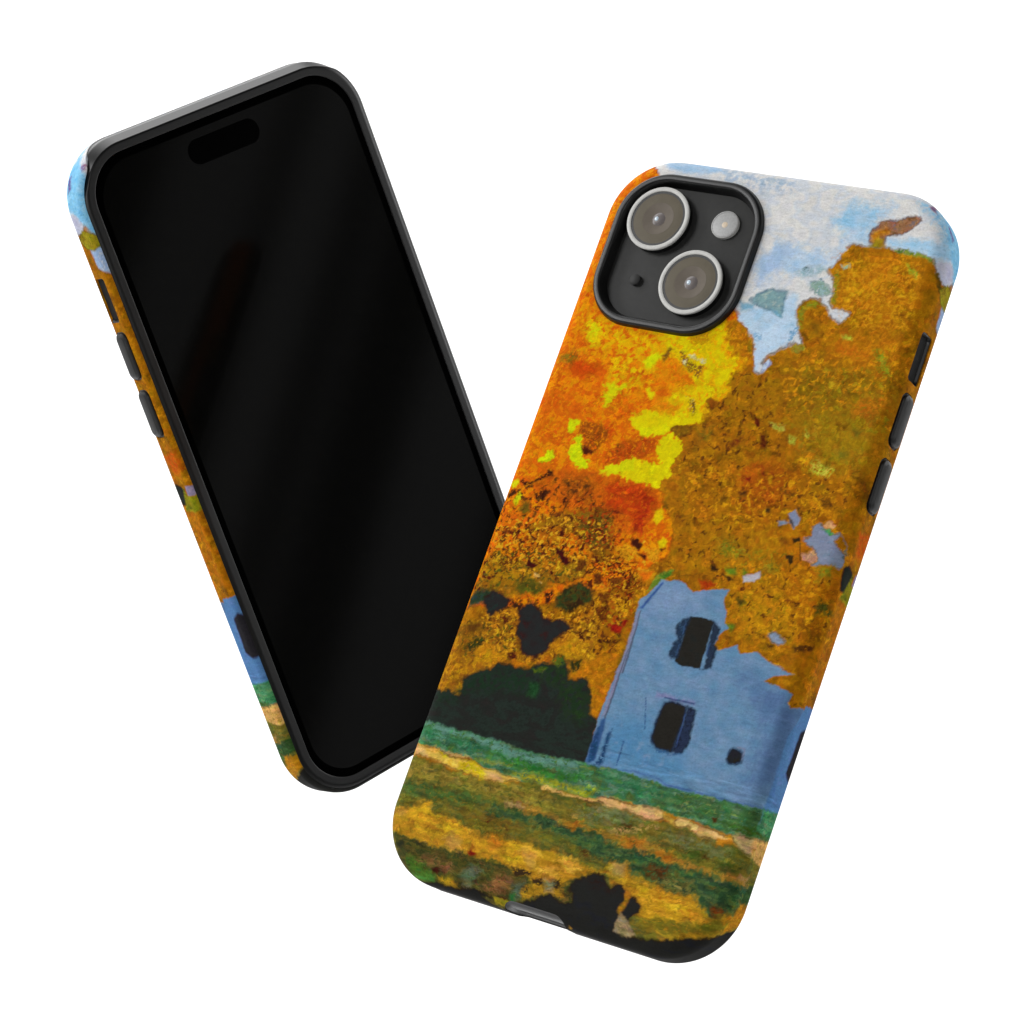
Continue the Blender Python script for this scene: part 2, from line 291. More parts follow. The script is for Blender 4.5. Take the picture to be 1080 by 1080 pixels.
('4a2a10 5c340e',0.7,0.4,0.4,0.8,0.4,None,0.3,'27.3,-15.5 28.8,-15.5 30.3,-16.3 28.4,-16.1|30.7,-17.3 32.2,-17.3 32.1,-18 31.3,-18.2|36.4,-16.6 40.6,-15 40.3,-16.5 37.1,-17.7',''),
('7c4a0c 8a540c',1,1.6,0.8,0.7,0.7,None,0.3,'36.4,-11.5 39.4,-10.8 41.8,-11.4 41.8,-14.1 38.5,-14.7',''),
('7a3a0e',0.6,0.4,0.3,0.6,0.3,None,0.3,'31.6,-7.2 33.3,-7.2 33.4,-8.3 32.2,-8.2',''),
('bc3c0e a8440c',0.8,0.4,0.4,1,1,None,0.3,'11.5,-7.6 15.5,-7.5 15.5,-8.2 12.9,-9.6',''),
('222722 262a26',2,0.15,0.15,1,1,'3a1410',0.2,'41.8,2.4 42.7,2.7 44.8,2.1 46,1.2 46,-0.6 46,-1.8 45.1,-3.3 44.2,-2.7 42.4,-2.7 41.8,-1.2 41.5,0.3 41.5,1.8',''),
('d08a20 c07c14',0.6,0.3,0.3,1,1,None,0.3,'40.6,4.2 41.5,4.2 42.4,3.6 42.1,2.7 41.5,2.7',''),
('3a5a2a 2a4a50',0.6,0.3,0.2,0.7,0.3,None,0.3,'40.3,4.2 41.5,4.8 41.5,4.5 40.6,4.2 40.9,3.3 40.3,3.6',''),
('e07a0a d8640a e48a06 d0540c',2,0.25,0.55,1,1,'7a4a0a',0.25,'-85.2,91.2 -36.8,85.3 -28.5,76.1 -10,55.2 -0.5,50.1 0.3,48.4 2.8,46.7 4.8,45.2 6.2,42.2 7.3,39 5.1,38.9 4.8,38 3,36.8 2.8,35 3.5,32.7 3.1,31 2.7,29.9 1.8,30.6 -0.4,30.5 -0.5,29.3 -0.1,27.9 0.4,26.2 -0.6,25.1 -1.6,24.3 -3.4,24 -6.3,23.1 -6.6,22.2 -5.5,21.7 -3.6,21 -2.1,19.4 -2,18 -2.3,19.6 -2,18.6 -3.3,16.8 -3.1,14.6 -2.8,12.9 -4.3,10.9 -4.4,9.4 -2.7,7.6 -1.6,5.5 0.7,3.6 2.8,-1.2 2.3,-4.9 -0.8,-8.4 -8.4,-13.7 -24.3,-21.5 -44.5,-25.9 -44.3,-8.4 -42.2,0.6 -41.7,23.1 -42.1,50',''),
('b06c0c c07a0c a8680c',1.5,0.6,0.5,1,1,None,0.3,'-2.1,48 0.3,48.4 2.8,46.7 4.9,45.2 6.2,42.2 7.2,39.2 5.2,39 4.3,40 2,40.5 0.1,41.7 -1.3,44.5',''),
('9a7c14',0.7,0.6,0.3,0.7,0.5,None,0.3,'2.8,46.7 4.4,45.5 5.3,44.4 6,41.2 4.8,42.5 4.2,44.8',''),
('e49a08 e0ac06 e6be04',2,2.5,1.5,0.55,1.6,None,0.3,'-37.7,44.1 -31.7,44.4 -23.9,43.2 -11.5,43.4 -7.2,32 -16,31 -18.4,28.8 -24.4,28.9 -27.9,36.3 -32.2,36.8',''),
('e69c08 e8b006 e08a0a',1.4,1.2,1,1,1,None,0.3,'-18.3,42.9 -2.7,47.9 -0.1,41.7 4.8,39.5 3.1,37.4 2.7,35 3.4,32.7 2.3,31 -0.2,30.8 -0.6,29 0.2,26.1 -4.6,23.8 -9,23.5 -12,26.3 -8.8,30.5 -3.8,32.6 -7.6,36.2 -12.9,38.9',''),
('dcbc04 dcc804',2,1.2,1,0.68,1.5,None,0.3,'-18.3,42.9 -2.7,47.9 -0.1,41.7 4.8,39.5 3.1,37.4 2.7,35 3.4,32.7 2.3,31 -0.2,30.8 -0.6,29 0.2,26.1 -4.6,23.8 -9,23.5 -12,26.3 -8.8,30.5 -3.8,32.6 -7.6,36.2 -12.9,38.9',''),
('e08a0a e07208',1.6,1.6,1,0.95,1,None,0.3,'-15.7,36 -11,37.4 -7.8,34.9 -7.3,32.6 -11.3,31.3 -14,31.4',''),
('e08a0a d87a0c',1.4,1.2,0.8,1,1,None,0.3,'-12.9,28.6 -9,28.6 -6.2,28 -8,25.8 -11.8,25.7',''),
('c8900c b8880e',1.2,1.2,0.8,0.7,0.8,None,0.3,'-10.2,43.9 -5.6,45.3 -3.9,42.6 -6.7,41.5',''),
('e0c800 dccc00',1.5,0.5,0.7,1,1,None,0.3,'-11.6,25.2 -7.6,24.7 -2.8,25.9 -0.2,27.3 -0.6,25.1 -3.4,24 -6.3,23.1 -6.8,22.2 -10.3,21.8|-16.2,23.1 -11.2,25.5 -7.6,22.9 -8.7,20.6 -12.1,19.3 -15.4,21.1',''),
('d4d800 dcdc00',1.4,0.5,0.6,1,1,None,0.3,'-18.7,35.8 -16.1,38.4 -14.3,38 -15.3,36.3 -16.8,34.2',''),
('d8d604 d4c808',1.2,0.5,1.29,1,1,None,0.3,'-25.8,29.9 -23.3,29.4 -20.3,30.3 -20.8,28.4 -22.3,26.9 -23.4,23.9 -25.7,26.3 -24.6,27.7',''),
('dccc06 d0d408',1,0.9,1.29,0.8,0.6,None,0.3,'-34.3,41.5 -32.8,43.6 -31.5,41.3 -31.9,37.8 -33.7,39.1',''),
('dcce02 dcc600',1.2,0.4,1.29,1,1,None,0.3,'-15.3,29.4 -14,30.2 -12.6,29.2 -13.8,28.1|-16.5,24 -12.5,25.3 -9.3,24.7 -7.2,21.8 -8.7,20.6 -12.1,19.3 -14.2,20.5 -16.2,22.2',''),
('c6dc08 d4e004',1,0.25,0.72,1,1,None,0.3,'-31.1,19.9 -30.2,20.7 -28.8,19.7 -28.8,18 -30.6,17.4',''),
('d0da04 dce000',1,0.3,0.91,1,1,None,0.3,'-27.9,16.4 -26.8,17.2 -26.3,14.9 -26.1,12.8 -28.6,12.3 -27.9,13.9',''),
('c8da0a d4de04',1,0.25,0.72,1,1,None,0.3,'-34.6,10.5 -33.5,12.7 -32.1,12.2 -31.8,10.1 -32.9,9.4 -34.2,9.5',''),
('c8da08 d8dc02',1.2,0.3,1.005,1,1,None,0.3,'-30.5,18.3 -30.4,20.1 -29,20.1 -28.6,18.6 -29.3,17.6|-28.3,14.1 -27.6,16.7 -26.4,16 -25.8,13.7 -24.2,12.2 -22.6,11.6 -21.9,10.5 -23.4,10.2 -24.6,9.7 -26,10.9 -28.1,12.3',''),
('e0d200 dac800 e4d804',1.6,0.25,1.1,1,1,None,0.3,'-18.2,11.4 -15.5,13.2 -11.9,14.8 -9.4,14 -6.2,14.4 -8.4,17.5 -8.3,19.3 -6.8,21.1 -4.3,21.3 -2.3,19.6 -2,18.6 -3.3,16.8 -3.1,14.6 -2.8,12.9 -4.3,10.9 -4.9,9.1 -7.6,9.5 -11.3,9 -14.2,10.6 -17.7,10.2',''),
('dcd800 e0d604',1.4,0.4,1.1,1,1,None,0.3,'-14.4,21.2 -7.8,23.6 -6.5,21.8 -8.1,20.9 -10.2,20.5 -12.8,19.6',''),
('d8d60a',1.2,0.25,0.815,1,1,None,0.3,'-20.1,10.2 -18.1,11.8 -15.6,12.9 -12.3,14.7 -11.4,12.2 -14.8,11 -18.1,9.3 -19.4,9.2',''),
('d45208 cc4808 c03c0a',1.4,1.6,1,1,1,None,0.3,'-33.7,33.8 -29.3,33 -27,31.3 -32.1,29.7 -35.9,30.9 -36.9,31.7',''),
('a8700c 8a6a14 9a4c0c',1.1,1.2,0.8,0.8,0.6,None,0.3,'-39.2,33.9 -35.2,36 -33.9,34.4 -35.3,32 -38.3,32.1',''),
('d8640c cc540a',1.4,1.8,1,0.8,0.9,None,0.3,'-40.4,23.8 -36.3,25 -29.7,23.7 -26.8,23 -28.6,20.8 -35.2,22.1 -38.3,19.8',''),
('d85a0a e06e0a',1.1,1,0.7,0.85,0.6,None,0.3,'-28.5,32.5 -26.8,33.4 -25.6,28.7 -26.9,27.6 -28.4,28.8',''),
('cc460a d8560a',1.1,1,0.7,0.7,0.5,None,0.3,'-19.9,24.2 -17.2,24.1 -18,22.8 -19.4,22.8|-22.8,21.3 -18.6,20.8 -20,17.6 -22.5,18.9',''),
('b05c0c 94480c c06a0c',0.7,0.6,0.6,0.75,0.55,None,0.3,'-28.3,20 -24.5,20.7 -20.2,19.9 -20.6,17.4 -22.6,14 -25.4,13.5 -25.6,16.5 -27.8,17.9',''),
('4a1c0c 5e280c',0.6,0.3,0.4,0.8,0.35,None,0.3,'-26.5,15.4 -25,15.1 -22.7,14.3 -23.1,13.6 -25.5,13.8|-25.6,13.7 -24.8,14.5 -22.6,14 -24.3,13.3',''),
('7a4a10 5a3a10',0.6,0.5,0.4,0.8,0.4,None,0.3,'-17.6,16.5 -16.6,17.3 -16.2,16.2 -16.6,14.9 -17.6,15.6|-17.8,17 -16.3,17.3 -16,14.9 -17.5,15.3',''),
('c8580c b84c0c a0500c',1,0.7,0.7,0.75,0.7,None,0.3,'-19.4,14.5 -16.3,17.8 -11.5,19.6 -8.7,20.5 -8.6,17.2 -9.7,14.9 -12.9,14.7 -18.4,12',''),
('6a4a14 7c5c16',0.7,0.5,0.4,0.85,0.5,None,0.3,'-14.4,37.7 -13.6,40 -12.3,39.9 -13.2,37.9 -13.7,36.6',''),
('7c5214 9a6a20 6a4212',0.7,0.35,0.6,0.65,0.4,None,0.3,'-10.9,39.6 -9,39.9 -8.8,38.4 -5.4,37.2 -3.6,37.5 -3.7,36.8 -4.4,34.3 -6,35.2 -8.9,36.8',''),
('c8c0a0 d8cc80 b8b0a8',0.6,0.25,0.4,0.7,0.35,None,0.3,'-8.4,39.1 -7.3,39.6 -6.3,38.5 -4.1,39 -4.1,38 -5.9,38.3 -7.9,38.5|-9.4,37.4 -8.3,37.9 -8.2,36.7',''),
('8a6414 6a4e14 b4a460',0.7,0.5,0.5,0.6,0.4,None,0.3,'-5.6,29.9 -3.3,29.7 -2,26.9 -2.5,26.5 -3.9,27.8',''),
('94540c 84480c',0.8,0.35,0.4,1,1,'6a3a0c',0.2,'-0.6,30.2 0.4,30.8 2.7,29.9 1.8,28.8 0.3,28.5',''),
('94640e 7c5410',0.8,0.35,0.4,1,1,'4a200c',0.2,'-6.3,22.2 -6,23 -3.4,23.8 -1.5,24 -1.5,22.2 -3.3,21 -5.4,21.6',''),
('6c6414 806412',1,1.5,0.8,0.7,0.7,None,0.3,'-0.2,23.1 2.4,24.7 3,22.2 1.2,21',''),
('c85a0c d2660c b8580c',1.8,0.9,0.9,1,1,None,0.3,'-34.4,4.7 -28.8,9.4 -20.4,10.2 -12.7,9 -13.9,9 -11.3,8.9 -7.6,9.3 -4.7,8.7 -2.2,7.1 -3.2,4.6 -4.7,1.9 -5.1,-1.4 -9.7,-2.1 -14,0.6 -23.8,0.2 -29.3,2.1',''),
('c8440a b83a0c d0540a',1.5,1.3,0.9,0.85,1,None,0.3,'-16.8,7.8 -14,9.2 -11.3,8.9 -8.8,9.1 -6.1,8.1 -3.4,6.9 -4.4,4.3 -4.4,2 -4.6,-1 -6.9,-0.9 -8.8,1.6 -11.6,2.9 -15,3.4',''),
('ae2e0c 9c2a10',1,1.2,0.9,0.5,0.9,None,0.3,'-8.8,7.6 -6.4,8.1 -4.7,4.3 -4.2,-0.4 -6.1,-1.3 -7.3,0.2 -6.8,3.8',''),
('c2600e 9c500e b86c10',1.2,1.5,0.9,0.8,0.8,None,0.3,'-27.9,7.2 -20.7,9.2 -18.6,3.6 -24.9,2.9',''),
('7c2a10 6a2410',0.7,0.5,0.5,0.75,0.5,None,0.3,'-20.6,2.9 -15.3,2.8 -13,2.9 -14.6,2 -18.6,2.1|-14.8,2.8 -11,3 -10.8,2.4 -14.5,2',''),
('d8dc08 c0b810',0.7,0.4,0.4,1,1,None,0.3,'-40.7,3.6 -38.3,5.1 -37.7,4.2 -38.9,2.7|-37.7,0.3 -36.8,2.4 -35.5,0.8 -36.7,-0.6',''),
('5a2a0c 3c1a0c 4a3010',0.6,0.3,0.5,0.85,0.35,None,0.3,'-32.5,6.9 -31.5,8.6 -30.5,8.5 -30.5,7 -34.9,4.3 -36,3.8 -37.7,4.5 -37,5.4 -35.6,4.5|-40.3,1.6 -38,2.7 -37.4,2 -39.2,0.6|-33.2,2.5 -29.5,4.4 -29.2,3.6 -30.5,1.8 -32.1,1.5|-25.9,2.1 -25.3,3.2 -24.5,2.7 -25.4,1.6',''),
('7a6014 685414',0.8,0.6,0.5,1,1,None,0.3,'-35.2,-0 -33.4,0.6 -32.3,-1.3 -33.6,-2.4 -35.3,-1.6',''),
('e0740c d8640c',1.2,1.2,0.8,0.85,0.7,None,0.3,'-39.2,-4.2 -35,-2.1 -30.7,-2.8 -31.1,-5.2 -36.1,-6.3',''),
('8a600e 9a6a10 7a5a12',1.8,1.2,1.2,1,1,None,0.3,'-41,-6.9 -33.5,-6 -25.7,-0.2 -16.7,2.2 -13,1.2 -9.6,-7.6 -37.3,-13.5 -41.1,-22.9 -30.6,-20.6 -22.2,-16.4 -13.8,-12.5 -15.2,-2.4 -40.1,-7.2',''),
('6c5a16 5c4c16 7a5a14',1.4,1.6,0.9,0.9,0.9,None,0.3,'-20.7,-1 -13.9,1.9 -10.9,-4.4 -14.5,-6.9 -18.2,-5.9',''),
('b0660c bc700e',1.4,1.6,1,0.85,0.8,None,0.3,'-32,-5.4 -24.2,-2.3 -21.8,-4.8 -23.4,-7.6 -30.1,-7.8',''),
('4a160c 5c1c0e',0.6,0.3,0.45,0.9,0.35,None,0.3,'-16.1,-1.9 -14.2,-1.8 -12.3,-3.2 -12.7,-4.7 -14.5,-3.3|-23.6,-7.9 -21.3,-8 -19.9,-9.8 -21.7,-10.2|-37.5,-6.2 -33.6,-6.7 -33,-8 -34.9,-7.5|-27.4,-7.8 -25.8,-7.5 -25.8,-8.4 -27,-8.6',''),
('b8800e a8760e',1.3,1.3,0.8,0.9,0.8,None,0.3,'-39.5,-13.2 -36.7,-11.4 -29.1,-14.3 -25,-14.3 -30.1,-17.5 -38.6,-18 -41,-16.2',''),
('c0720e b0680e',1.3,1.2,0.8,0.9,0.8,None,0.3,'-28.6,-8.8 -23.9,-7.2 -20.5,-10.6 -21.6,-13 -26.3,-12.8',''),
('a86c12 986014 bc8012 8a5410',1.7,0.6,0.7,1,1,None,0.3,'-33.6,-27.2 -29.2,-22.4 -26.8,-23.3 -25.6,-27.8 -23.7,-30.9 -20.6,-32 -18.2,-31.4 -16.2,-28.3 -14.6,-25.6 -12.9,-23.2 -9.2,-17.7 -3.8,-31.6 -9.2,-32.8 -12.3,-30.6 -14.2,-31.6 -18.8,-33.3 -23,-34.3 -27.1,-34.9 -30.6,-37.2 -32,-37.6 -34,-39.5 -33.7,-41.8 -33.7,-43.5 -36.9,-43.1 -38,-43.8 -40.4,-42.9 -40.4,-38.2 -41,-31.8 -41,-31.2 -39.5,-28.2',''),
('4a160c 5c240e 3a1a0e',0.8,1,0.8,0.26,1.5,None,0.3,'-40.5,-6.1 -31.4,-2.6 -21.6,1.2 -11.2,1.5 -6.6,-7 -37.3,-13.5|-41.1,-22.9 -39.8,-7.8 -15,-2.9 -10.7,-13.9 -24.7,-15.1 -34.6,-19|-18.3,-7.5 -7.8,-2.6 -0.5,-11.6 -1.3,-21.1 -7.6,-23.1 -15.4,-14.9',''),
('6c3a0e 58300e',0.8,1,0.8,0.28,1.1,None,0.3,'-42,-0 -32.1,7.6 -21.9,7.2 -13.6,2.8 -6.6,-7 -37.3,-13.5|-39.5,-28.2 -27.5,-19.9 -9.2,-17.7 -10,-30.7 -34.3,-36.3|-12.1,-18.3 -3.4,-12.3 0.9,-25.3 -9.5,-30',''),
('5c5416 4c4a16',0.9,1,0.8,0.26,0.9,None,0.3,'-41.1,-24.7 -38,-10.8 -22.4,-7.5 -14.1,-11.9 -22.2,-16.4 -34.6,-19|-41,-30 -32.1,-25.1 -26.5,-25.6 -24.3,-32.8 -34.6,-35.8',''),
('d89a1a e0a420 cc8c14',0.8,0.8,0.8,0.26,1,None,0.3,'-40.5,-6.1 -25.7,-0.2 -12.6,0 -9.6,-7.6 -37.3,-13.5|-40.1,-10.8 -19.4,-6.8 -12.2,-11.6 -29,-16|-14.8,-6.5 -3,-1.6 1.4,-6.6 -1.1,-19.9 -7.8,-22.6|-36.7,-25.5 -27.6,-22.9 -23.7,-32.7 -31.8,-35.7|-21.3,-22.1 -9.8,-17.8 -5.7,-28.5 -16.4,-31',''),
('b4480c a03c0c',0.8,1,0.8,0.28,0.8,None,0.3,'-24.7,2.4 -12.1,7.3 -7.4,-4.8 -16.5,-6.7|-11.1,-9.2 -2.1,-7.3 -0.5,-21.5 -6,-22.2',''),
('5a2c0c 6a380c 3e1a0c',0.55,0.4,0.6,0.5,0.35,None,0.3,'-36,-12.1 -32.4,-11.1 -30.2,-13 -32.7,-13.6 -34.4,-15.4 -35.9,-13.3|-31.9,-8.9 -28.1,-9.9 -28.7,-11.8 -31.2,-10.5',''),
('4a0e0e 3a1410',0.7,0.25,0.4,1,1,None,0.3,'-23.5,-8 -22.2,-8 -19.5,-9.8 -18.7,-10.3 -20.1,-10.9 -22.7,-9.3|-17.3,-11.2 -15.6,-8.7 -14.9,-9.8 -15.8,-11.7|-28.6,-11.2 -27.6,-12.2 -26.1,-12.4 -27.3,-13.6 -28.9,-13',''),
('5a2a0c 74400e',0.6,0.3,0.4,0.9,0.35,None,0.3,'-17.5,-9.4 -15.5,-8.7 -15.3,-11 -16.9,-12|-12.6,-11.9 -11,-11 -9.6,-13 -11.7,-13.5|-8.6,-12.2 -5.4,-10.4 -5.5,-11.9 -7.6,-13.2|-6.9,-2.4 -5.1,-2.1 -3.8,-3.9 -5,-4.1 -6.2,-3.5',''),
('4c4c14 5c5814',1.1,1.1,0.7,0.9,0.7,None,0.3,'-30.1,-17.5 -27.3,-15.4 -22.2,-16.4 -22.8,-18.3 -28.3,-19.5',''),
('e0c070 d0a030',0.5,0.2,0.2,0.8,0.3,None,0.3,'-26.5,-14 -25,-14.3 -24.5,-14.8 -26.1,-15|-24.5,-15.7 -23.6,-15.8 -23.8,-16.1',''),
('2c2c14 34401c 4a3a14 2c2010',1.2,0.6,0.6,1,1,None,0.3,'-19.5,-18.2 -16.9,-14.6 -14.6,-13.8 -11.4,-14.6 -10.3,-17.3 -13.3,-18.8 -15.5,-20.8 -18.7,-20.3',''),
('26240f 38200e',0.7,0.4,0.4,0.8,0.4,None,0.3,'-16.4,-19.2 -13.2,-17.4 -12.2,-18.3 -15,-20.4|-18.8,-17.4 -15.5,-14.2 -16.1,-15 -17.9,-17.2',''),
('2a3020 2a3c28 283a3a',1,0.7,0.5,1,1,None,0.3,'-40.4,-22.6 -38.6,-21 -35.6,-19.9 -34.1,-20.2 -35.1,-22.8 -37.7,-24 -39.5,-24.9',''),
('bc8214 cc8e12 a87014',1.3,1.2,0.8,0.85,0.7,None,0.3,'-17.5,-28.3 -12.5,-26 -9.1,-26.4 -8.6,-29.2 -11.7,-30.5|-33.8,-32.6 -30.3,-31.2 -26.1,-33.2 -27.9,-35.4 -32.8,-35.9',''),
('d8820e c8760e',1,0.7,0.5,1,1,None,0.3,'-24.9,-32.9 -19.9,-33.8 -17.8,-32.5 -16,-30.3 -15.9,-32.3 -18.7,-33.6 -23,-34.3',''),
('8a5c10 74500f',1.2,1,0.8,0.75,0.7,None,0.3,'-40.4,-29.2 -34.8,-26.9 -33.3,-28.9 -36.3,-31.4 -39.8,-31.2',''),
('3c3c14 2e3a16',0.9,0.6,0.6,0.75,0.5,None,0.3,'-36.3,-33.2 -34.1,-30.3 -32,-30.4 -33.9,-33.2 -35.6,-33.9|-36,-32.8 -33,-30.3 -32.2,-31.4 -34.3,-33.6',''),
('5a3a10 6c400e',0.7,0.4,0.4,1,1,None,0.3,'-37.7,-28.8 -36.4,-27.8 -34.7,-27.9 -34.6,-28.9 -36.8,-29.6',''),
('4a1a0e 5a240c',0.6,0.3,0.4,0.9,0.4,None,0.3,'-30.5,-25 -29.6,-24.5 -28.3,-25.4 -29.2,-26.5|-26.2,-32.3 -24.4,-31.6 -23.6,-32.9 -25,-33.6',''),
('5a280c 70380c 42180c',0.6,0.3,0.5,0.8,0.4,None,0.3,'-9.5,-18.3 -6.7,-17.1 -5.5,-20.3 -7.2,-21|-9.8,-15.1 -7.3,-14 -6.7,-17.1 -8.4,-16.9|-5.1,-21.4 -2.2,-20.5 -1.3,-22 -4.1,-22.3|-3.9,-17.7 -2.8,-17.4 -2.5,-18.8',''),
('8a1410 a0240e',0.7,0.3,0.35,1,1,None,0.3,'-5.2,-21.1 -3.4,-20.7 -1.6,-21.2 -1.6,-22.1 -4,-22.5|-2.2,-19.6 -1,-19.3 -0.9,-20.5 -1.8,-21.2',''),
('c8860e e09a16 b0700e',0.7,0.5,0.6,0.9,0.5,None,0.3,'-6.2,-15.2 -2.8,-15.6 -1.2,-18.2 -2.1,-19 -3.8,-17 -6.1,-17|-9.8,-4.8 -6.4,-3.8 -3.5,-5.3 -5.9,-7.5 -8.4,-6.9|-3.4,-4.1 0.4,-3 1.3,-5.4 0.2,-6.6|-4.1,-9.8 -0.6,-7.9 1.3,-8.6 0.1,-10.6|-11.1,-14.2 -8.1,-13.6 -8.8,-15.2',''),
('e8760e d8660e',0.7,0.5,0.4,1,1,None,0.3,'-2.5,-8.9 0.8,-8.2 0.5,-10 -0.8,-10.8',''),
('e8c808 e0b80c',0.7,0.35,0.3,1,1,None,0.3,'-0.6,-2 0.4,-0.4 1.6,-1.3 1.5,-2.6 0.4,-3.1|-3.5,4.5 -2.2,5.4 -1.1,3.2 -2.1,1.8 -3.4,2.7',''),
('4a1c0c 3a140c',0.6,0.3,0.4,0.9,0.35,None,0.3,'-6.8,-2.7 -5.3,-1.8 -3.8,-3.2 -4.2,-4.5 -6.1,-3.7|0.3,-3 1.6,-3 0.9,-3.7|-4.3,-5.1 -2.1,-4.9 -2,-6.1',''),
('6c300c 542008 8a480e',0.55,1,0.6,0.38,0.4,None,0.3,'-14.6,-7.6 -10.3,-5.2 -4.8,-7 -0.5,-11.6 -2.2,-17.3 -6.1,-17 -8.2,-13.3 -14.6,-11.8',''),
('3c1a0c 54280c',0.5,0.25,0.4,0.7,0.3,None,0.3,'-11.8,-24.1 -10.3,-23.7 -9.5,-25.3 -10.9,-25.6|-9.3,-24.7 -7.9,-24.1 -8.1,-25.3|-6.5,-24.3 -1.6,-23.8 -1.8,-24.7 -5.8,-25.3|-7.9,-27.3 -6,-26.6 -6,-27.4',''),
('3a3a14 2c2c14',0.8,0.5,0.5,0.8,0.4,None,0.3,'-11.2,-30.6 -8.3,-29.7 -8.4,-32 -9.7,-32.6',''),
('c88210 be780e a86a10',1.5,0.5,0.5,1,1,None,0.3,'-8.1,-31.5 -5.4,-28.6 -0.5,-26.3 -0,-30.8 -0.2,-35.4 -0.7,-39 -0.8,-40.4 -2.6,-40.6 -3.5,-36.8 -5,-33.7 -6.9,-33 -8.8,-34 -10.4,-33.8',''),
('5c4c12 8a6a10',0.8,0.5,0.4,0.7,0.6,None,0.3,'-0.2,-30.7 0.3,-21.9 -0.4,-16.9 -0.2,-15.7 0.3,-17.9 0.4,-24.8 1,-30.4',''),
('6f8a2a 8a8a24',0.8,0.3,0.4,1,1,None,0.3,'0.6,-12.9 1.8,-9.1 3,-7.4 5.4,-6.9 3.7,-9.3 2,-11.4',''),
('4c7c20 3e6c1c',0.6,0.35,0.3,1,1,None,0.3,'2.5,-8.7 4.8,-7 5.1,-7.8 3.7,-9.3',''),
('262a28 282626 24302c',2,0.25,0.4,1,1,'2e1410',0.3,'-36,-21.8 -34.2,-19.9 -32.4,-20.4 -29.4,-20.9 -30.3,-22.9 -31.5,-24.1 -33.3,-25.5 -34.8,-23.9',''),
('262a2a 282828 2a2222',2.5,0.25,0.4,1,1,'38140e',0.3,'-27,-22.8 -26.1,-21.7 -24.5,-20.7 -21.8,-21.6 -20.9,-22.9 -18.1,-23.4 -16.5,-22.4 -13.1,-23.6 -15.2,-25.7 -17,-27.9 -17.4,-30 -19.4,-31.7 -21.4,-31.8 -23.1,-30.8 -23.9,-29.2 -25.5,-27.8 -26.1,-24.9',''),
('3a1614 301818',0.9,0.5,0.4,0.8,0.5,None,0.3,'-25.2,-24.7 -23,-24.5 -23.6,-26.2|-24.8,-27.3 -23.1,-27.5 -23.3,-28.7|-19.7,-26.8 -18.4,-25.9 -18.1,-27.6',''),
('3c1a10 34200f',0.7,0.4,0.4,0.8,0.4,None,0.3,'-29.4,-20.9 -26.2,-21.4 -26.7,-22.7 -28.5,-22.5|-22.3,-17.9 -20.7,-16.9 -19.8,-18.2 -21,-20.2|-23.8,-20.9 -21.7,-21 -22.3,-22',''),
('222824 26302a 252724 282624',3,0.25,0.4,1,1,'2e2410',0.3,'-45.5,-44.9 -40.4,-42.9 -38,-43.8 -36.9,-43.1 -33.7,-43.5 -33.7,-41.5 -33.9,-39.6 -32,-37.7 -28.5,-36.4 -27.1,-34.9 -24.6,-34.4 -22.4,-34.9 -19.9,-34.4 -17.9,-32.8 -17.5,-32.5 -14.2,-31.8 -12.5,-30.2 -10.6,-32.7 -9.9,-34.3 -8.3,-34.3 -6.8,-33.1 -5.4,-33.5 -3.5,-36.8 -2.3,-40.5 -0.1,-40.5 0.2,-44.5 0.7,-49.2 0.8,-50.9 -4.2,-51.3 -9.9,-51.7 -12.2,-52 -18.9,-51.7 -23.6,-51.6 -28.4,-51.4 -33,-51.6 -39.8,-51.6 -42.3,-52.1',''),
('1c3020 1e3422',2,1.8,1,0.6,1.2,None,0.3,'-33.7,-40.9 -31.8,-38.1 -26.5,-36.3 -19.8,-34.8 -17.5,-38.8 -24.2,-40.4 -31.5,-42.2 -35.5,-44.9 -38,-46.5 -39.5,-44.4 -36.1,-44.1',''),
('1c4020 24502a',0.9,0.7,0.4,1,1,None,0.3,'-18.5,-37 -16.1,-36.5 -15.9,-39.6 -17.8,-39.8',''),
('1e331e 24361c',2,1.6,1,0.65,1.2,None,0.3,'-16.5,-32.6 -11.6,-30.9 -9.8,-35.4 -6.4,-34.3 -3.8,-37.4 -2.6,-42.3 -7.1,-42.2 -12,-36.5 -15.6,-35.6',''),
('3a5a1c 5a6a1a',0.8,0.5,0.5,0.75,0.5,None,0.3,'-18.7,-34.2 -15.9,-32.9 -16.1,-34.1 -18.1,-34.9|-15.2,-31.3 -13.8,-30.1 -12.9,-32.2|-14.6,-30.7 -12.6,-29.9 -12,-31.5 -13.4,-32.2',''),
('7694b6 6c90b2 628cb0',2.5,0.2,0.25,1,1,None,0.3,'3.1,-9.4 5,-9.3 7,-8.7 8.6,-9 10,-10 11.1,-10.4 12.9,-9.6 12.9,-9.6 18.7,-8.2 18.4,-11 19.8,-13 20.5,-15.1 21.4,-16 20,-18 19.7,-19.8 19.4,-20.5 21.1,-20.9 22.3,-20.1 24.6,-19 25.8,-20.4 28.2,-19.6 29.3,-19.3 32.8,-20.8 36,-21.4 32.6,-20.7 35.9,-21.6 38.5,-21.9 34.6,-23.2 32.8,-24.6 35.9,-25 39.7,-25.8 39.1,-27.6 40,-28.5 42.7,-27.6 45.4,-27.6 49.1,-28.4 50.7,-42.4 46.9,-50.7 46.6,-49.5 42.1,-50.1 34.6,-50.6 28,-50.6 20.3,-51.2 11.8,-49.9 8.5,-50.5 4.6,-50.9 0.4,-50.8 0.2,-44.5 -0.1,-40.5 0,-35.9 0.4,-30.1 0.8,-23.1 0,-15.9 -0,-14.5 1.5,-12.7 2.5,-11','+h'),
('8099bc 7694b8',2.2,3,1,1,1,None,0.3,'1,-15.4 3.9,-9.8 8.8,-9.4 12.8,-10.2 14.1,-13.7 3,-17.3','-h'),
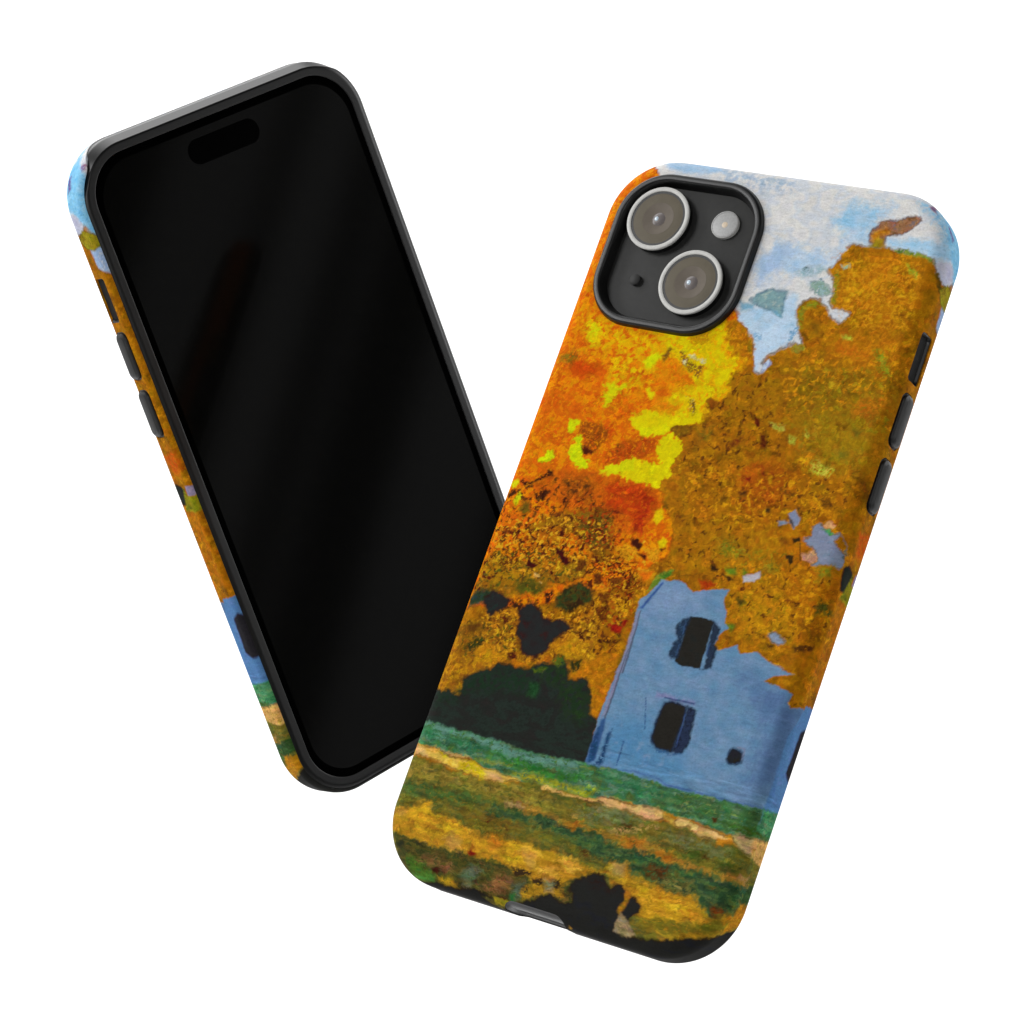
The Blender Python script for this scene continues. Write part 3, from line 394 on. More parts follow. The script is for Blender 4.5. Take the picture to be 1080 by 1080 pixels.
('588ab2 5286b0',2.5,3,1,0.85,2,None,0.3,'3.4,-39.7 12,-37.6 13.4,-42.9 21.4,-44.3 23.1,-48.9 7,-49 2.8,-49.5 2.6,-45','-h'),
('5c7aa4 506e98',2.5,4,1.5,1,1,None,0.3,'27.9,-24.3 44.8,-27.3 47.8,-33 47.8,-44.7 36.3,-45.8 37,-34.7','-h'),  # darker right end of the house, edge shading painted in
('8a88a8 8088a4',1.2,0.3,0.2,1,1,None,0.3,'0.1,-30.6 0.8,-28.2 0.5,-24.2 0.4,-17.3 0.8,-16.6 1.3,-18.8 1.2,-25.2 1.6,-30.3|0.5,-40.4 0.5,-34.7 0.9,-23.4 1.5,-23.2 1.3,-31 1.3,-39.1',''),
('565a6c 4a5468',1,0.2,0.15,1,1,None,0.3,'1.6,-30.3 1.2,-21.7 0.9,-16.6 1.1,-16.6 1.6,-22.2 2,-30.2|1.2,-41.4 1.1,-33.7 1,-25.1 1.2,-25 1.5,-33.6 1.6,-41.3',''),
('3a5c8c 34588a',1,0.35,0.2,1,1,None,0.3,'0.2,-44.5 0.8,-40.3 1.7,-40.1 2.2,-45.7 2.3,-49.1 0.4,-49.8',''),
('24406c 20486c',0.9,0.4,0.3,0.8,0.6,None,0.3,'0.4,-42.7 0.8,-42 2,-47.4 2,-49.1 0.9,-49.7 0.2,-46.2|2.9,-43.2 3.6,-42.5 3.9,-41.8 3.9,-44.1 4.1,-47.2 4.3,-49.4 1.8,-50.2 3.2,-48.8 3.2,-44.9',''),
('2a4c7c',1,0.2,0.1,0.7,0.6,None,0.3,'7.1,-43.6 7.4,-43.6 7.6,-48.9 7.3,-48.9|8.7,-33.9 8.9,-33.8 11,-40.1 10.8,-40.2',''),
('3a5a94',1,0.25,0.15,1,1,None,0.3,'0.5,-16.2 1,-15.4 3.4,-10.1 3.7,-9.7 4,-10 1.3,-16.2',''),
('3c5c94 4a6ea4',1.2,0.35,0.2,1,1,None,0.3,'8.1,-49.4 11.4,-48.9 17.6,-48.9 19.7,-49.7 27.5,-49.4 34.1,-49.4 41.5,-48.9 41.8,-49.2 34.2,-49.6 27.6,-49.7 19.9,-50.2 17,-49 11.4,-49.2 8.5,-49.6',''),
('262420 282622 242624',2,0.15,0.2,1,1,None,0.3,'12.6,-15.4 14.7,-15.1 17.2,-15.3 18.1,-15.4 18,-16.8 18,-20.2 18.2,-21.3 18.2,-25.6 19.4,-25.3 17.3,-25.5 14.3,-25.8 12.2,-25.2 12.4,-23.2 12.4,-19.8 11.9,-16.7',''),
('243a56 28384e 34506e',0.9,0.2,0.25,1,1,'16202e',0.25,'10.1,-18 10.8,-16.5 12.5,-15.6 12.2,-17.5 12.4,-21.5 12.5,-24.3 11.5,-24.8 10.6,-24.2 10.8,-21.6 11.4,-20.6 10.6,-19.9',''),
('202c44 2a364a 283c56',0.9,0.2,0.3,1,1,'14181e',0.25,'18,-15.4 19.7,-16.4 19.8,-17.5 19.4,-19.6 20.3,-20.5 20.4,-22.5 20.6,-24.7 19,-25.4 19.1,-23.9 18.3,-20.1 18.2,-17.3',''),
('3c5a86',0.8,0.15,0.1,0.8,0.5,None,0.3,'12,-21.6 12.2,-21.5 12.2,-24 12,-24|18.5,-19.8 18.7,-19.8 18.9,-22.3 18.6,-22.3|11.7,-17.1 11.9,-17 12.1,-19.3 11.9,-19.3',''),
('7c7cac 8a88b0',1.5,0.7,0.3,0.7,1,None,0.3,'19.8,-32.3 19.9,-32.8 14,-33.1 10.9,-33 11.1,-32.2',''),
('2c4470',1,0.2,0.12,1,1,None,0.3,'12.7,-32.8 16.2,-32.6 19.9,-32.5 19.8,-32.8 16,-32.9 12.8,-33.1',''),
('262420 282622',2,0.15,0.2,1,1,'1c2c4a',0.3,'13.3,-33.9 14.2,-33.4 15.1,-33.2 16.5,-33.3 18.3,-33.6 18.6,-36.4 18.5,-42 18.4,-43.2 17.2,-43.4 14.8,-43.2 13.5,-42.5 12.9,-41.4 12.7,-38.6 12.9,-35.7',''),
('222a40 2a3650 1e2436',0.9,0.2,0.3,1,1,'14161e',0.25,'18.6,-33.5 19.5,-33.5 20.5,-33.8 20.7,-35.8 21.3,-40.7 20.7,-42.8 19,-43.3 18.4,-42 18.7,-39.1 18.9,-36.3',''),
('3a5084',0.8,0.15,0.15,0.8,0.6,None,0.3,'18.5,-35 18.7,-34.9 19,-41.9 18.8,-41.9',''),
('2a5484',1,0.5,0.4,0.7,0.6,None,0.3,'13,-43.3 14.8,-43.4 18.4,-43.4 20.6,-42.9 20.5,-43.2 18.6,-43.8 15.6,-44',''),
('25232c 24262a 2a261c',1.2,0.25,0.25,1,1,'1c2c4c',0.25,'30.5,-39.7 31.1,-39.1 33.4,-39.6 33.8,-40.1 33.8,-41.5 32.8,-42.3 31.2,-42.4 30.4,-41.8',''),
('7c86a0',1,0.25,0.15,0.8,0.6,None,0.3,'31.9,-38.8 33.9,-38.7 33.9,-40.9 33.7,-41 33.5,-39.1 32,-39.1',''),
('60783f 4a743e 3c704c 587e62 6a8444',2,0.25,0.35,1,1,None,0.3,'-42.6,-51 -41,-50.4 -33.5,-50.6 -28.8,-50.3 -24,-50.6 -19.4,-50.6 -12.6,-51 -10.3,-50.7 -4.6,-50.3 0.4,-49.9 4.2,-49.9 8.1,-49.5 13.1,-49.8 16.8,-49.7 19.9,-50.3 27.6,-49.8 34.2,-49.7 41.8,-49.2 46,-48.6 47.7,-48.7 53.1,-66.8 46,-54.9 36.9,-56 29.8,-55.4 20.5,-55.1 14.4,-55.3 13.2,-55.1 5.5,-56.2 3.2,-56.8 -1.9,-56.7 -6.9,-57.1 -14.6,-57.4 -17.2,-57.3 -26.5,-55.6 -33.2,-55.8 -40.5,-55.5 -47.2,-55.2',''),
('3a7858 2c6c46 568a70',1.4,0.9,0.6,0.75,0.7,None,0.3,'-41,-52.2 -37.1,-51.7 -32.9,-52.8 -26.7,-52.1 -22,-52.4 -26.5,-54.4 -31.4,-53.9 -36.3,-53.6 -38.6,-54',''),
('5a8a7c 648f82 4c806c',1.5,0.8,0.5,0.7,0.8,None,0.3,'-41,-50.7 -31.3,-50.9 -22.6,-50.8 -12.4,-51.5 -7,-50.8 -0.7,-50.4 -2,-51.9 -7.7,-52.2 -11.1,-53.2 -20.5,-52.6 -27.1,-51.3 -34.2,-52.2',''),
('2c7034 3a7a2c 226a34',1.2,0.9,0.7,0.75,0.6,None,0.3,'-22.2,-53.4 -17,-53.2 -13.3,-52.6 -10.4,-53.3 -16.5,-54.5|-8.7,-54.7 -4.6,-52.8 -0.3,-53.1 -2.2,-54.7 -6.3,-55.8|-15.6,-53.3 -11.1,-52.5 -5.3,-53.9 1.6,-52.7 -0.2,-54.6 -7,-55.4 -15.7,-54.8',''),
('8a9c28 a09c20 6c8c24',1.2,0.8,0.6,0.8,0.7,None,0.3,'-24.7,-55.4 -19.6,-55 -15.8,-54.6|-12.3,-55.1 -5.7,-55.4 0.7,-55.2 5.5,-54.5 3.1,-56.6 -2,-56.4 -8.3,-56.9 -15.1,-56.3',''),
('3e7c54 2c7048',1.2,0.9,0.6,0.7,0.6,None,0.3,'6.1,-51.3 9,-52.2 13.5,-50.8 14.5,-51.9 10.6,-53.2 7.3,-52.7|13.1,-52 19.1,-51.3 22.4,-51.8 18.5,-53.1 13.8,-53.7',''),
('587446 40683a 6c8044',1.6,1.3,0.8,0.7,0.9,None,0.3,'16.6,-52.8 27.9,-50.4 42.1,-50.1 47.2,-50.1 46.9,-54.3 36,-54.3 26.3,-54.1 18.9,-54.1',''),
('20683e 2c7446',1,0.7,0.5,0.8,0.6,None,0.3,'42.4,-50.7 46.9,-50.7 46.9,-52.8 42.4,-52.2|33.6,-51.1 34.8,-51.4 34.1,-51.8',''),
('4a5a20 3c6a24',1.1,0.8,0.5,0.8,0.6,None,0.3,'34,-54 40,-53.1 44.8,-53.7 43.6,-54.6 37.6,-55.2',''),
('4c3014',0.6,0.25,0.3,1,1,None,0.3,'31.5,-53.6 32.6,-53.3 33,-54.2 32.1,-54.4',''),
('b08a50 9a8048',0.8,0.4,0.4,0.8,0.5,None,0.3,'-35.1,-55.4 -26.6,-55.4 -27.7,-56.1 -31.5,-56.6 -33.8,-56|-34.4,-55.8 -26,-55.5 -26.6,-55.9 -30.7,-56.3',''),
('6c6424 7a6c24 5c6028 86702a',2,0.7,0.85,1,1,None,0.3,'-51.5,-61.6 -39.5,-58.2 -34.2,-58.4 -29.3,-58.7 -23.7,-59.3 -15.9,-58.7 -10.2,-56.7 -6.8,-57.4 -1.8,-57 3.3,-57.1 5.8,-56.8 13.9,-56.8 19.5,-57 15.1,-57 19.8,-57.2 27.2,-56.6 36.7,-58 47.8,-57.6 48.2,-57.2 55,-54.8 56.1,-92.4 -23.5,-116.4 -52.6,-83.6',''),
('86782e 94802e 7a7030',1.3,1.5,1.15,0.65,0.8,None,0.3,'-41,-59.4 -31.9,-59 -21.6,-59.3 -9.7,-58 -3.8,-60 2.6,-60.1 -12.7,-62.3 -20.6,-61.9 -30.3,-62.7 -38.6,-63.6',''),
('4c5c26 42602c 5a6a24',1.4,1.5,1.15,0.75,0.8,None,0.3,'-40.6,-63.4 -33.6,-63 -23.7,-62.4 -13.4,-63.5 -7.6,-63.2 -11.2,-65.9 -16.7,-63.2 -25.8,-65.6 -32.3,-66.1 -41,-66.6',''),
('5c6a3c 6c7448 76764c',1.3,1.3,1.15,0.75,0.8,None,0.3,'2.6,-60.1 7.9,-57.6 13.9,-56.8 17.6,-58.4 10.8,-60.2 4.9,-61.1|23.1,-58.8 30.5,-59 37.2,-59.4 36.2,-60.8 31.1,-60.5 25.6,-60.6',''),
('4c5a1c 3c501c',1,1,0.95,0.8,0.6,None,0.3,'11.1,-60.9 14.1,-59 16.8,-59.7 15.5,-61.1 12.7,-61.9|27.2,-61.6 31.6,-60.4 34,-61.9 30,-62.5|34.5,-61.8 38.8,-60.6 40.9,-62.1 37.9,-63',''),
('5a2c10 40240f',0.6,0.8,0.75,0.8,0.4,None,0.3,'13.4,-59.5 15.4,-59.2 15.2,-60.1 13.9,-60.2|31.9,-61.1 34.5,-61 34,-61.9 32.4,-61.8|-33,-63.5 -30.8,-63.1 -31.5,-63.9',''),
('a4722a b4802c 8a6420',1.2,0.9,0.95,0.9,0.7,None,0.3,'-10.9,-61.8 -4.8,-61.7 1.1,-62.7 5.4,-62.4 11.7,-62.4 18.8,-61.6 19.9,-62.8 17.7,-63.6 12.1,-63.4 4.9,-62.8 1.4,-63.5 -3.4,-62.8 -9.9,-62.7|16.9,-61.8 19.4,-61.7 24.9,-62.7 29.8,-63.6 36.5,-64 43.6,-62.7 44.5,-64.8 39.7,-64.8 34.9,-64.4 29.5,-64.5 24.1,-64.6 17.7,-63.8',''),
('c0761c b4701a',0.8,0.9,0.85,0.8,0.5,None,0.3,'1.4,-62.6 4.3,-62.1 3.8,-63.1 1.6,-63.4|14.2,-62.6 19.1,-61.6 18.2,-63.2 15.2,-63.4|21.8,-63.3 26,-62.4 25.8,-64.2 23.3,-64|34,-57 36.3,-57 36.5,-58.3 34.4,-58.3',''),
('c8a058 b89050',0.6,0.7,0.85,0.6,0.4,None,0.3,'-12.6,-62.6 -9.8,-62.1 -10,-62.5 -12.4,-62.8|10.1,-61.5 18,-59.4 19.7,-59.2 17.6,-60 12.7,-61.9|17.7,-59.1 21.2,-58.5 21.1,-59.1',''),
('b48a60 a07a4c',0.8,0.8,0.75,0.8,0.5,None,0.3,'-14.6,-62.1 -10,-62.1 -11.7,-62.8 -13.7,-62.7|40.9,-63 44.2,-62.7 43.6,-63.6 40.6,-63.9',''),
('d8ac48 e0b850 d0a030',1,0.2,0.35,1,1,'6a5420',0.2,'-40.4,-55.9 -38,-55.8 -35,-55.7 -33,-56.4 -29.6,-56.4 -25.6,-56.3 -22.7,-56.7 -19.4,-56.7 -16,-57 -12.7,-57 -16.7,-58.4 -19.8,-59 -23.9,-58.7 -28.7,-58.5 -32.9,-58.1 -35.1,-57.8 -38,-57.6 -40.8,-58.2 -41.9,-57.6',''),
('d4b814 dcc024',0.8,0.5,0.5,0.8,0.6,None,0.3,'-28,-56.9 -25,-56.1 -21.3,-56.9 -21.2,-58.9 -24.6,-58.6 -27.8,-58.3|-34.1,-55.7 -31.4,-56.5 -32.1,-57.2',''),
('dcb070 d8a868',0.8,0.5,0.4,1,1,None,0.3,'-21.2,-57.2 -17.2,-57.3 -16.7,-58.4 -20.1,-58.4|-40.4,-55.9 -38,-56.1 -35.8,-57.7 -40.1,-57.6',''),
('c89a58 d8a85c dcb468',0.8,0.3,0.3,0.85,0.5,None,0.3,'-7.1,-56.6 -1.8,-57 3.2,-56.9 7.4,-56.2 7,-56.7 3.4,-57.3 -2.3,-57.5 -7.4,-57.5',''),
('d8a860 e0b070 d0a058',1.1,0.2,0.3,1,1,'4c3c18',0.22,'5,-56.6 7.1,-55.5 10.2,-55.3 12.2,-55.6 14.6,-55.5 18.8,-55 16.2,-55.1 19.2,-54.9 20.9,-55.2 21.4,-56.5 19.3,-57.5 17.1,-57.5 19.1,-57.4 16.5,-57.3 14,-57.1 13.2,-56.7 10.6,-57.2 8.8,-57.3 7,-56.9',''),
('e0b478 dcb070',1,0.4,0.3,1,1,None,0.3,'13.9,-56.8 15.2,-55.3 18.8,-55 19.5,-57 16.4,-57',''),
('c09840 a88430',1,0.5,0.4,1,1,None,0.3,'20.6,-55.3 23.9,-55.9 24.1,-57.2 21.6,-56.4',''),
('e0a85c dcae6a e4b878',1,0.2,0.3,1,1,'5c4018',0.2,'23.9,-56.3 24.9,-55.3 26.7,-55.4 27.8,-55.9 29.8,-55.7 33,-55.9 35.5,-56.4 37.1,-56.8 36.4,-57.2 33.6,-57.7 30.7,-57.9 28.7,-57.4 27.2,-56.6 25.9,-57.2 24.6,-57',''),
('d8b880 ccae74 c8a868',1.2,0.2,0.3,1,1,'4a3c18',0.25,'36.9,-56 38.2,-55.5 40.3,-55.2 43.6,-55.2 46.6,-55.5 47.5,-56.4 45.1,-57.9 41.5,-58.5 39.4,-57.9 37.6,-57',''),
('c8801c d08c24',0.8,0.5,0.4,1,1,None,0.3,'34,-57.2 36.8,-56.6 37,-57.3 35,-58.4',''),
('3c5430 304c30 466034 5a5c28',1.5,0.65,0.95,1,1,None,0.3,'-16.7,-63.2 -7.6,-63.2 -3.6,-62.2 -1.4,-62.8 1.5,-63.7 5.1,-63.3 10.5,-64.2 13.6,-64.2 18.4,-63.7 21.9,-63.3 17.8,-64.1 20.1,-63.7 23.7,-64.4 26.7,-65 30.1,-64.4 33.8,-64.7 36.7,-64.5 39.7,-65.1 43.6,-64.5 46.9,-64.5 49,-65.7 46.9,-67.5 37.6,-72.3 34.6,-71 33.2,-69.5 27.6,-69.1 22.6,-68.8 19.5,-68.6 18,-67.7 11.9,-67.9 5.2,-66.7 -1.8,-65.2 -8.3,-65.2 -18.9,-66.1',''),
('1e4a34 1f5038',0.9,0.75,0.85,0.85,0.5,None,0.3,'5.7,-63.2 8.3,-63.3 11,-64 10.3,-64.5 7.2,-63.9|39.4,-65.4 43.6,-64.5 47.2,-64.8 47.8,-67.2 45.4,-67.2 43.9,-65.4 40,-65.7|17.8,-64.1 19.6,-64.1 20,-65.1 18.3,-65.3|23.7,-64.4 27.2,-64.8 26.9,-65.5 24.4,-65.3',''),
('5c3c18 4a3014',0.9,1.05,0.95,0.7,0.6,None,0.3,'20.6,-66.6 26.1,-65.1 27.1,-67.6 24.3,-68.4 21.2,-68.1|5.8,-66.8 8.4,-66.9 7.8,-68.5 5.8,-68.4|37.1,-70.3 39.1,-69.9 39.4,-71.1 38.2,-71.4',''),
('6c6c34 7c7438',1,1.15,0.95,0.7,0.6,None,0.3,'26.3,-67.3 31.6,-66.9 33.7,-69.3 29,-69.5 26.3,-68.9',''),
('a87c1c bc8a20 94701e',1.6,0.75,1.05,1,1,None,0.3,'-40.3,-70.3 -37.7,-69.6 -32.1,-66.6 -29.5,-68.8 -24.5,-68.7 -19.4,-69.7 -12.4,-69 -7.7,-69.4 -5.4,-68.8 -6.6,-69.2 -2.4,-69.2 3.6,-69 6.6,-70.2 10.9,-70.1 13.7,-67.7 16.7,-67.5 18.6,-69.2 24.1,-69 20.1,-70.1 23.1,-70.1 28,-70.1 33.2,-69.5 35.7,-71.5 37.9,-72.6 43.9,-70.8 46.9,-67.5 47.5,-68.3 46.3,-75.5 46,-74.1 38.8,-76.5 35.7,-77.4 30,-79 21.7,-76.7 15.1,-71.2 12.7,-69.9 10.5,-70.8 7.7,-73.2 6.5,-75.8 2.8,-76.8 -2.3,-76 -7.3,-75.6 -7.4,-75 -12.4,-74 -15.4,-74.6 -20,-74.7 -25.1,-75.2 -29.2,-75.1 -35.5,-74.8 -39.8,-74.1',''),
('d09c24 dca824 c48c1c',1.1,1.15,1.05,0.85,0.6,None,0.3,'-35,-69.4 -32,-66.9 -29.3,-70 -31.9,-71.8 -34.5,-71.3|-26.5,-70.4 -24.4,-69 -19.9,-70.1 -21.1,-72.1 -25.5,-71.8|-11.6,-69.3 -7.7,-69.4 -4.6,-71.4 -4.7,-73.7 -7.2,-73.8 -9.8,-72.2|-19.2,-71.9 -17,-70.7 -14.6,-71.8 -16.7,-73|-7.6,-71.5 -6,-69.1 -3,-70.2 -2.9,-72.2 -5.4,-73.1',''),
('d8a034 e0aa3c',1,0.75,0.85,0.85,0.6,None,0.3,'-7.8,-71.2 -6.2,-69.4 -4.2,-69.7 -2,-70.3 -2.7,-71.8 -5.3,-72.6|1.5,-70.2 3.6,-69.2 5.4,-69.7 7.5,-71 6,-72 3.2,-71.4|-1.9,-73 1.9,-72 3,-74 -0.1,-74.2',''),
('b88a3c c0923c b0803a',0.9,0.85,0.85,1,1,None,0.3,'-25.6,-72.4 -23.4,-71.3 -20.8,-72.6 -21.6,-74.8 -24.3,-74.7|-6.1,-71.4 -3.8,-71.3 -2.5,-73.2 -4.7,-73.2|-38.9,-70.5 -36.4,-70.1 -37.2,-71.4',''),
('c87818 d08820',0.8,0.85,0.85,0.8,0.5,None,0.3,'-15.8,-70.4 -12.3,-69.2 -10.5,-70.4 -14,-71.6|31.9,-72.5 35.1,-72.2 35,-73.6 33,-73.8|24.4,-71.1 27.8,-71.2 27.3,-73 24.9,-73.1|32.1,-72.9 35,-72.5 34.2,-74.2',''),
('c8941c d8a028',1.1,1.25,1.05,0.65,0.6,None,0.3,'20.3,-70.6 27.3,-69.7 31.1,-71.9 35.9,-72 34.9,-74.1 30.4,-74.8 24.5,-75.4 22.5,-73.2',''),
('a88a48 9a8444',0.8,0.85,0.75,1,1,None,0.3,'13.5,-68.9 14.8,-67.4 16.8,-67.7 17.1,-69.3 14.7,-70.2',''),
('7a1c10 94280f',0.7,0.5,0.65,1,1,None,0.3,'-19.1,-74.4 -18.4,-72.8 -16.7,-73.8 -17.8,-75.2',''),
('501a10 601c10',0.6,0.6,0.75,0.9,0.35,None,0.3,'-17.2,-67.1 -16.6,-66.1 -15.6,-67 -16.2,-68|-34.8,-71.4 -33.5,-71.4 -33.5,-72.1|-13.1,-67.4 -11.2,-67.2 -11.5,-68.2',''),
('66561e 7a641e 50501e',1,1.45,1.15,0.7,0.7,None,0.3,'-23.3,-66.7 -15.9,-65.3 -9.2,-65.8 -11.1,-69.2 -17.2,-70.2 -22.4,-68.8',''),
('8c5418 7c3a12',0.7,0.65,0.75,0.8,0.4,None,0.3,'37.9,-70.5 40,-70.2 40,-71.4 38.5,-72|33,-74.1 34.6,-73.9 34.4,-74.6',''),
('c07c18 b87018',0.9,0.75,0.85,0.85,0.5,None,0.3,'40,-72.9 41.8,-71.4 45.7,-70.5 46,-73.5 43,-74.7 40.6,-73.5',''),
('6a6420 7c701e 5c5820',1.2,0.85,0.95,0.85,0.7,None,0.3,'22.5,-76.5 28.3,-75.7 35,-74.4 39.4,-72.3 46.3,-73.8 38.8,-75.9 35.1,-76.5 31.6,-78 29.9,-78.6 22.4,-77.3',''),
('4a4820 5c5222 3c4420 6a5428',1.5,0.5,0.7,1,1,None,0.3,'-39.8,-74.7 -35.5,-74.8 -29.2,-75.1 -25.1,-75.2 -20,-74.7 -15.4,-74.6 -12.4,-74 -7.4,-75 -7.3,-75.6 -2.3,-76 2.8,-76.8 9.5,-71 7.4,-74.6 8,-77.6 6.3,-78.3 1.2,-78.1 -2,-80.4 -5.9,-82.2 -8,-83.7 -12.5,-82.5 -18.5,-81.9 -24.2,-82.2 -28.7,-83.4 -32.6,-83.1 -36.2,-79.8 -36.8,-76.3',''),
('2c3020 242a1c',0.9,0.6,0.5,1,1,None,0.3,'-36.4,-76.7 -34.5,-76 -33.9,-76.9 -35.4,-77.8|-32,-75 -29.7,-75.5 -30.2,-76|-25.1,-79.5 -22.5,-79.1 -23.3,-79.8',''),
('3a5c24 4a6e24 2f5c2c',1.2,0.9,0.6,0.8,0.7,None,0.3,'-32.9,-78.5 -28.8,-78.6 -25.1,-80.1 -24.2,-82.2 -28.4,-83.1 -32,-81.6',''),
('5c8c34 48883c',0.9,1.2,0.4,1,1,None,0.3,'-30.8,-82.5 -27.2,-81.3 -24.8,-81.6 -24.8,-82.2 -28.7,-83.4',''),
('4c6450 5a6c54 6c7454',0.9,1.4,0.5,0.8,0.6,None,0.3,'-18.5,-79 -16.7,-76.9 -14.3,-77.6 -15.2,-79.2 -17.6,-79.8|-6.1,-77.9 -4.2,-77.4 -3.2,-80.1 -5,-80.7',''),
('481a12 3a1c10',0.6,0.4,0.4,0.9,0.4,None,0.3,'-25.7,-79.5 -23.9,-78.9 -23.9,-80.4 -25.4,-80.7|-23.2,-79.1 -22.2,-79.1 -22.4,-80.1|-15.8,-79.5 -14.5,-79 -14.3,-79.8|-8.9,-81 -6.8,-80.7 -7.1,-82.2|-22.1,-82.2 -20.3,-81.9 -20.6,-82.5',''),
('7a5a3c 8c5c34 a07848',0.9,1.3,0.6,0.75,0.6,None,0.3,'-29.7,-79.1 -28.6,-77.8 -28.6,-79.2|-27.9,-77.6 -25.8,-77.3 -26.1,-78.6|-12.5,-80.4 -10.7,-76.9 -7.1,-76.8 -6.7,-79 -9.8,-80.7|-24.7,-78.2 -21.6,-77.8 -21.1,-79 -23.2,-79.1',''),
('a07a1c b08420 8c6c1c',0.9,0.6,0.6,0.85,0.5,None,0.3,'-3.6,-77.6 -1,-75.2 3.4,-74.8 6.4,-77.1 4.5,-77.4 1,-77.7 -0.5,-79 -3.2,-80.4|-23.9,-81 -20.9,-80.1 -18.5,-81.6 -21.2,-82.8 -22.7,-81.9',''),
('8a8020 a49020',0.8,0.4,0.4,1,1,None,0.3,'-10.1,-81.6 -5.9,-81.3 -5.9,-82.2 -7.4,-83.1 -9.5,-83.1',''),
('2a6c34',0.7,0.6,0.4,1,1,None,0.3,'-6.2,-80.1 -5,-79.5 -4.7,-81 -5.6,-81.9',''),
('302418 3c2c18',0.7,0.4,0.5,0.85,0.4,None,0.3,'-7.8,-74.4 -5.4,-74 -2.6,-74.4 -2.6,-75.2 -6.5,-76|-2.2,-75.4 0.2,-75 0.1,-76.4 -1.8,-76.4|2.4,-75 5.1,-74.5 3.8,-76.2|-2.3,-75.3 -0.3,-74.5 0.4,-76.1 -1.6,-76.4|2,-75.2 3.6,-74.1 4.3,-75.7 3,-76.3|6.1,-75.2 7.2,-74.9 7,-76.1',''),
('7c8a6c 9a9070',0.7,1.1,0.4,0.8,0.4,None,0.3,'0.5,-75.2 2.4,-74.7 2.8,-76.6 1.6,-76.7|-17.3,-81 -15.8,-80.7 -16.1,-81.6',''),
('242422 262624 232428',3,0.18,0.4,1,1,'2a1c10',0.3,'-29.9,-84.3 -26.3,-83.1 -24.2,-82.2 -21.8,-82.5 -18.5,-82.2 -16.7,-81.3 -14.6,-81 -10.1,-81.9 -12.5,-82.2 -10.4,-83.7 -8.3,-84.3 -5.9,-82.2 -2.9,-80.7 -1.7,-79.8 -0.5,-79.8 1.1,-78 3,-77.5 4.8,-78.2 6.6,-78.4 8,-77.6 7.6,-75.9 6.7,-75.4 6.6,-74.4 8.1,-72.6 9.6,-71.5 11.1,-70.6 12.8,-70.9 14.5,-72.2 15.4,-72.8 16.2,-71.6 17.3,-71.4 22.9,-74.2 22.9,-75.8 21.7,-76.8 21.3,-78 20.8,-80.7 26.2,-80.4 31.4,-78.9 35.7,-77.5 38.8,-76.5 42.4,-75.9 46.6,-74.4 66.1,-63.2 51.7,-103 -38.7,-121 -59.1,-74.7',''),
('2e1a14',1.2,1,0.6,0.5,0.8,None,0.3,'9.4,-72.8 12.7,-71.6 14.5,-73 11.2,-73.9 19.1,-73.3',''),
('94701e b8781c',0.8,0.35,0.4,1,1,None,0.3,'18.7,-71.6 20.3,-73 19.8,-75.3 19.4,-77.6 18.3,-76.5 18.8,-74.4',''),
('8a8468 a08a60 787048',0.8,0.35,0.4,1,1,None,0.3,'18.9,-78.7 19.4,-76.6 21.9,-78.4 24.1,-80.1 20.8,-81 19,-80.7',''),
('8a6c1c',0.6,0.25,0.3,1,1,None,0.3,'8.2,-82.5 9.1,-83.1 8.8,-83.7 8.2,-83.4',''),
('6cb4e0 84c4e8 98cdea',1.6,0.8,0.6,1,1,None,0.3,'40.6,73.2 36.4,82.2 29.5,84.3 47.9,82.3 51.6,73.2 52,64.2 52,58.5 47.2,66 44.2,69.9',''),
('c4ccd8 94aed4 b0c2dc',0.7,0.4,0.3,1,1,None,0.3,'45.1,62.1 52,61.5 52,55.2 51.4,53.4 46,56.1',''),
('8a7c14 9c8c1c 6c6c18',0.7,0.25,0.2,1,1,'4a3a14',0.2,'44.8,65.4 47.5,64.8 52,61.8 47.2,60.3 44.2,60.9 42.1,63',''),
('7c5ca0 5a5a98',0.6,0.5,0.3,0.7,0.4,None,0.3,'37.9,84.6 47.9,82.3 50.6,76.9 47.9,82.3|39.4,77.7 39.7,79.5 42.4,76.2 41.5,74.7',''),
('8c80a0 9c8ca0',1,0.2,0.15,1,1,None,0.3,'46.9,2.1 52,1.8 52,-0.3 46.6,-0.3',''),
('7c7c16 8c8414',0.9,0.4,0.3,1,1,None,0.3,'45.7,1.8 46,-0.3 52,-0.6 52,-3.9 46.6,-4.5 43,-4.2',''),
('6080b8 5480b0 5078b0',2,0.25,0.3,1,1,None,0.3,'44.2,-26.7 52,-25.8 52,-46.8 52,-50.4 52,-49.8 41.5,-52.2 41.5,-33.6',''),
('262428 2a282c',1.5,0.2,0.15,1,1,'3a3a60',0.25,'45.7,-31.8 48.1,-30.3 52,-32.7 52,-41.4 47.5,-42 45.1,-40.5',''),
('2c7c4c 4a8c5c 6a8a5c',1.1,0.4,0.4,1,1,None,0.3,'41.5,-48.9 52,-48 52,-52.2 52,-54.6 45.4,-53.7 41.5,-53.4',''),
('c89448 d8a860 b08430',0.9,0.4,0.4,1,1,None,0.3,'41.5,-55.2 52,-53.7 52,-58.8 45.7,-59.4 41.8,-58.5',''),
('2c4c24 344c28',0.8,0.4,0.3,1,1,None,0.3,'45.4,-63.9 52,-62.4 52,-65.7 46,-67.5 43.9,-67.2',''),
('c08414 b07818',0.9,0.4,0.4,1,1,None,0.3,'44.5,-67.8 52,-67.5 52,-71.1 41.8,-75.6 42.7,-72.3','')
]

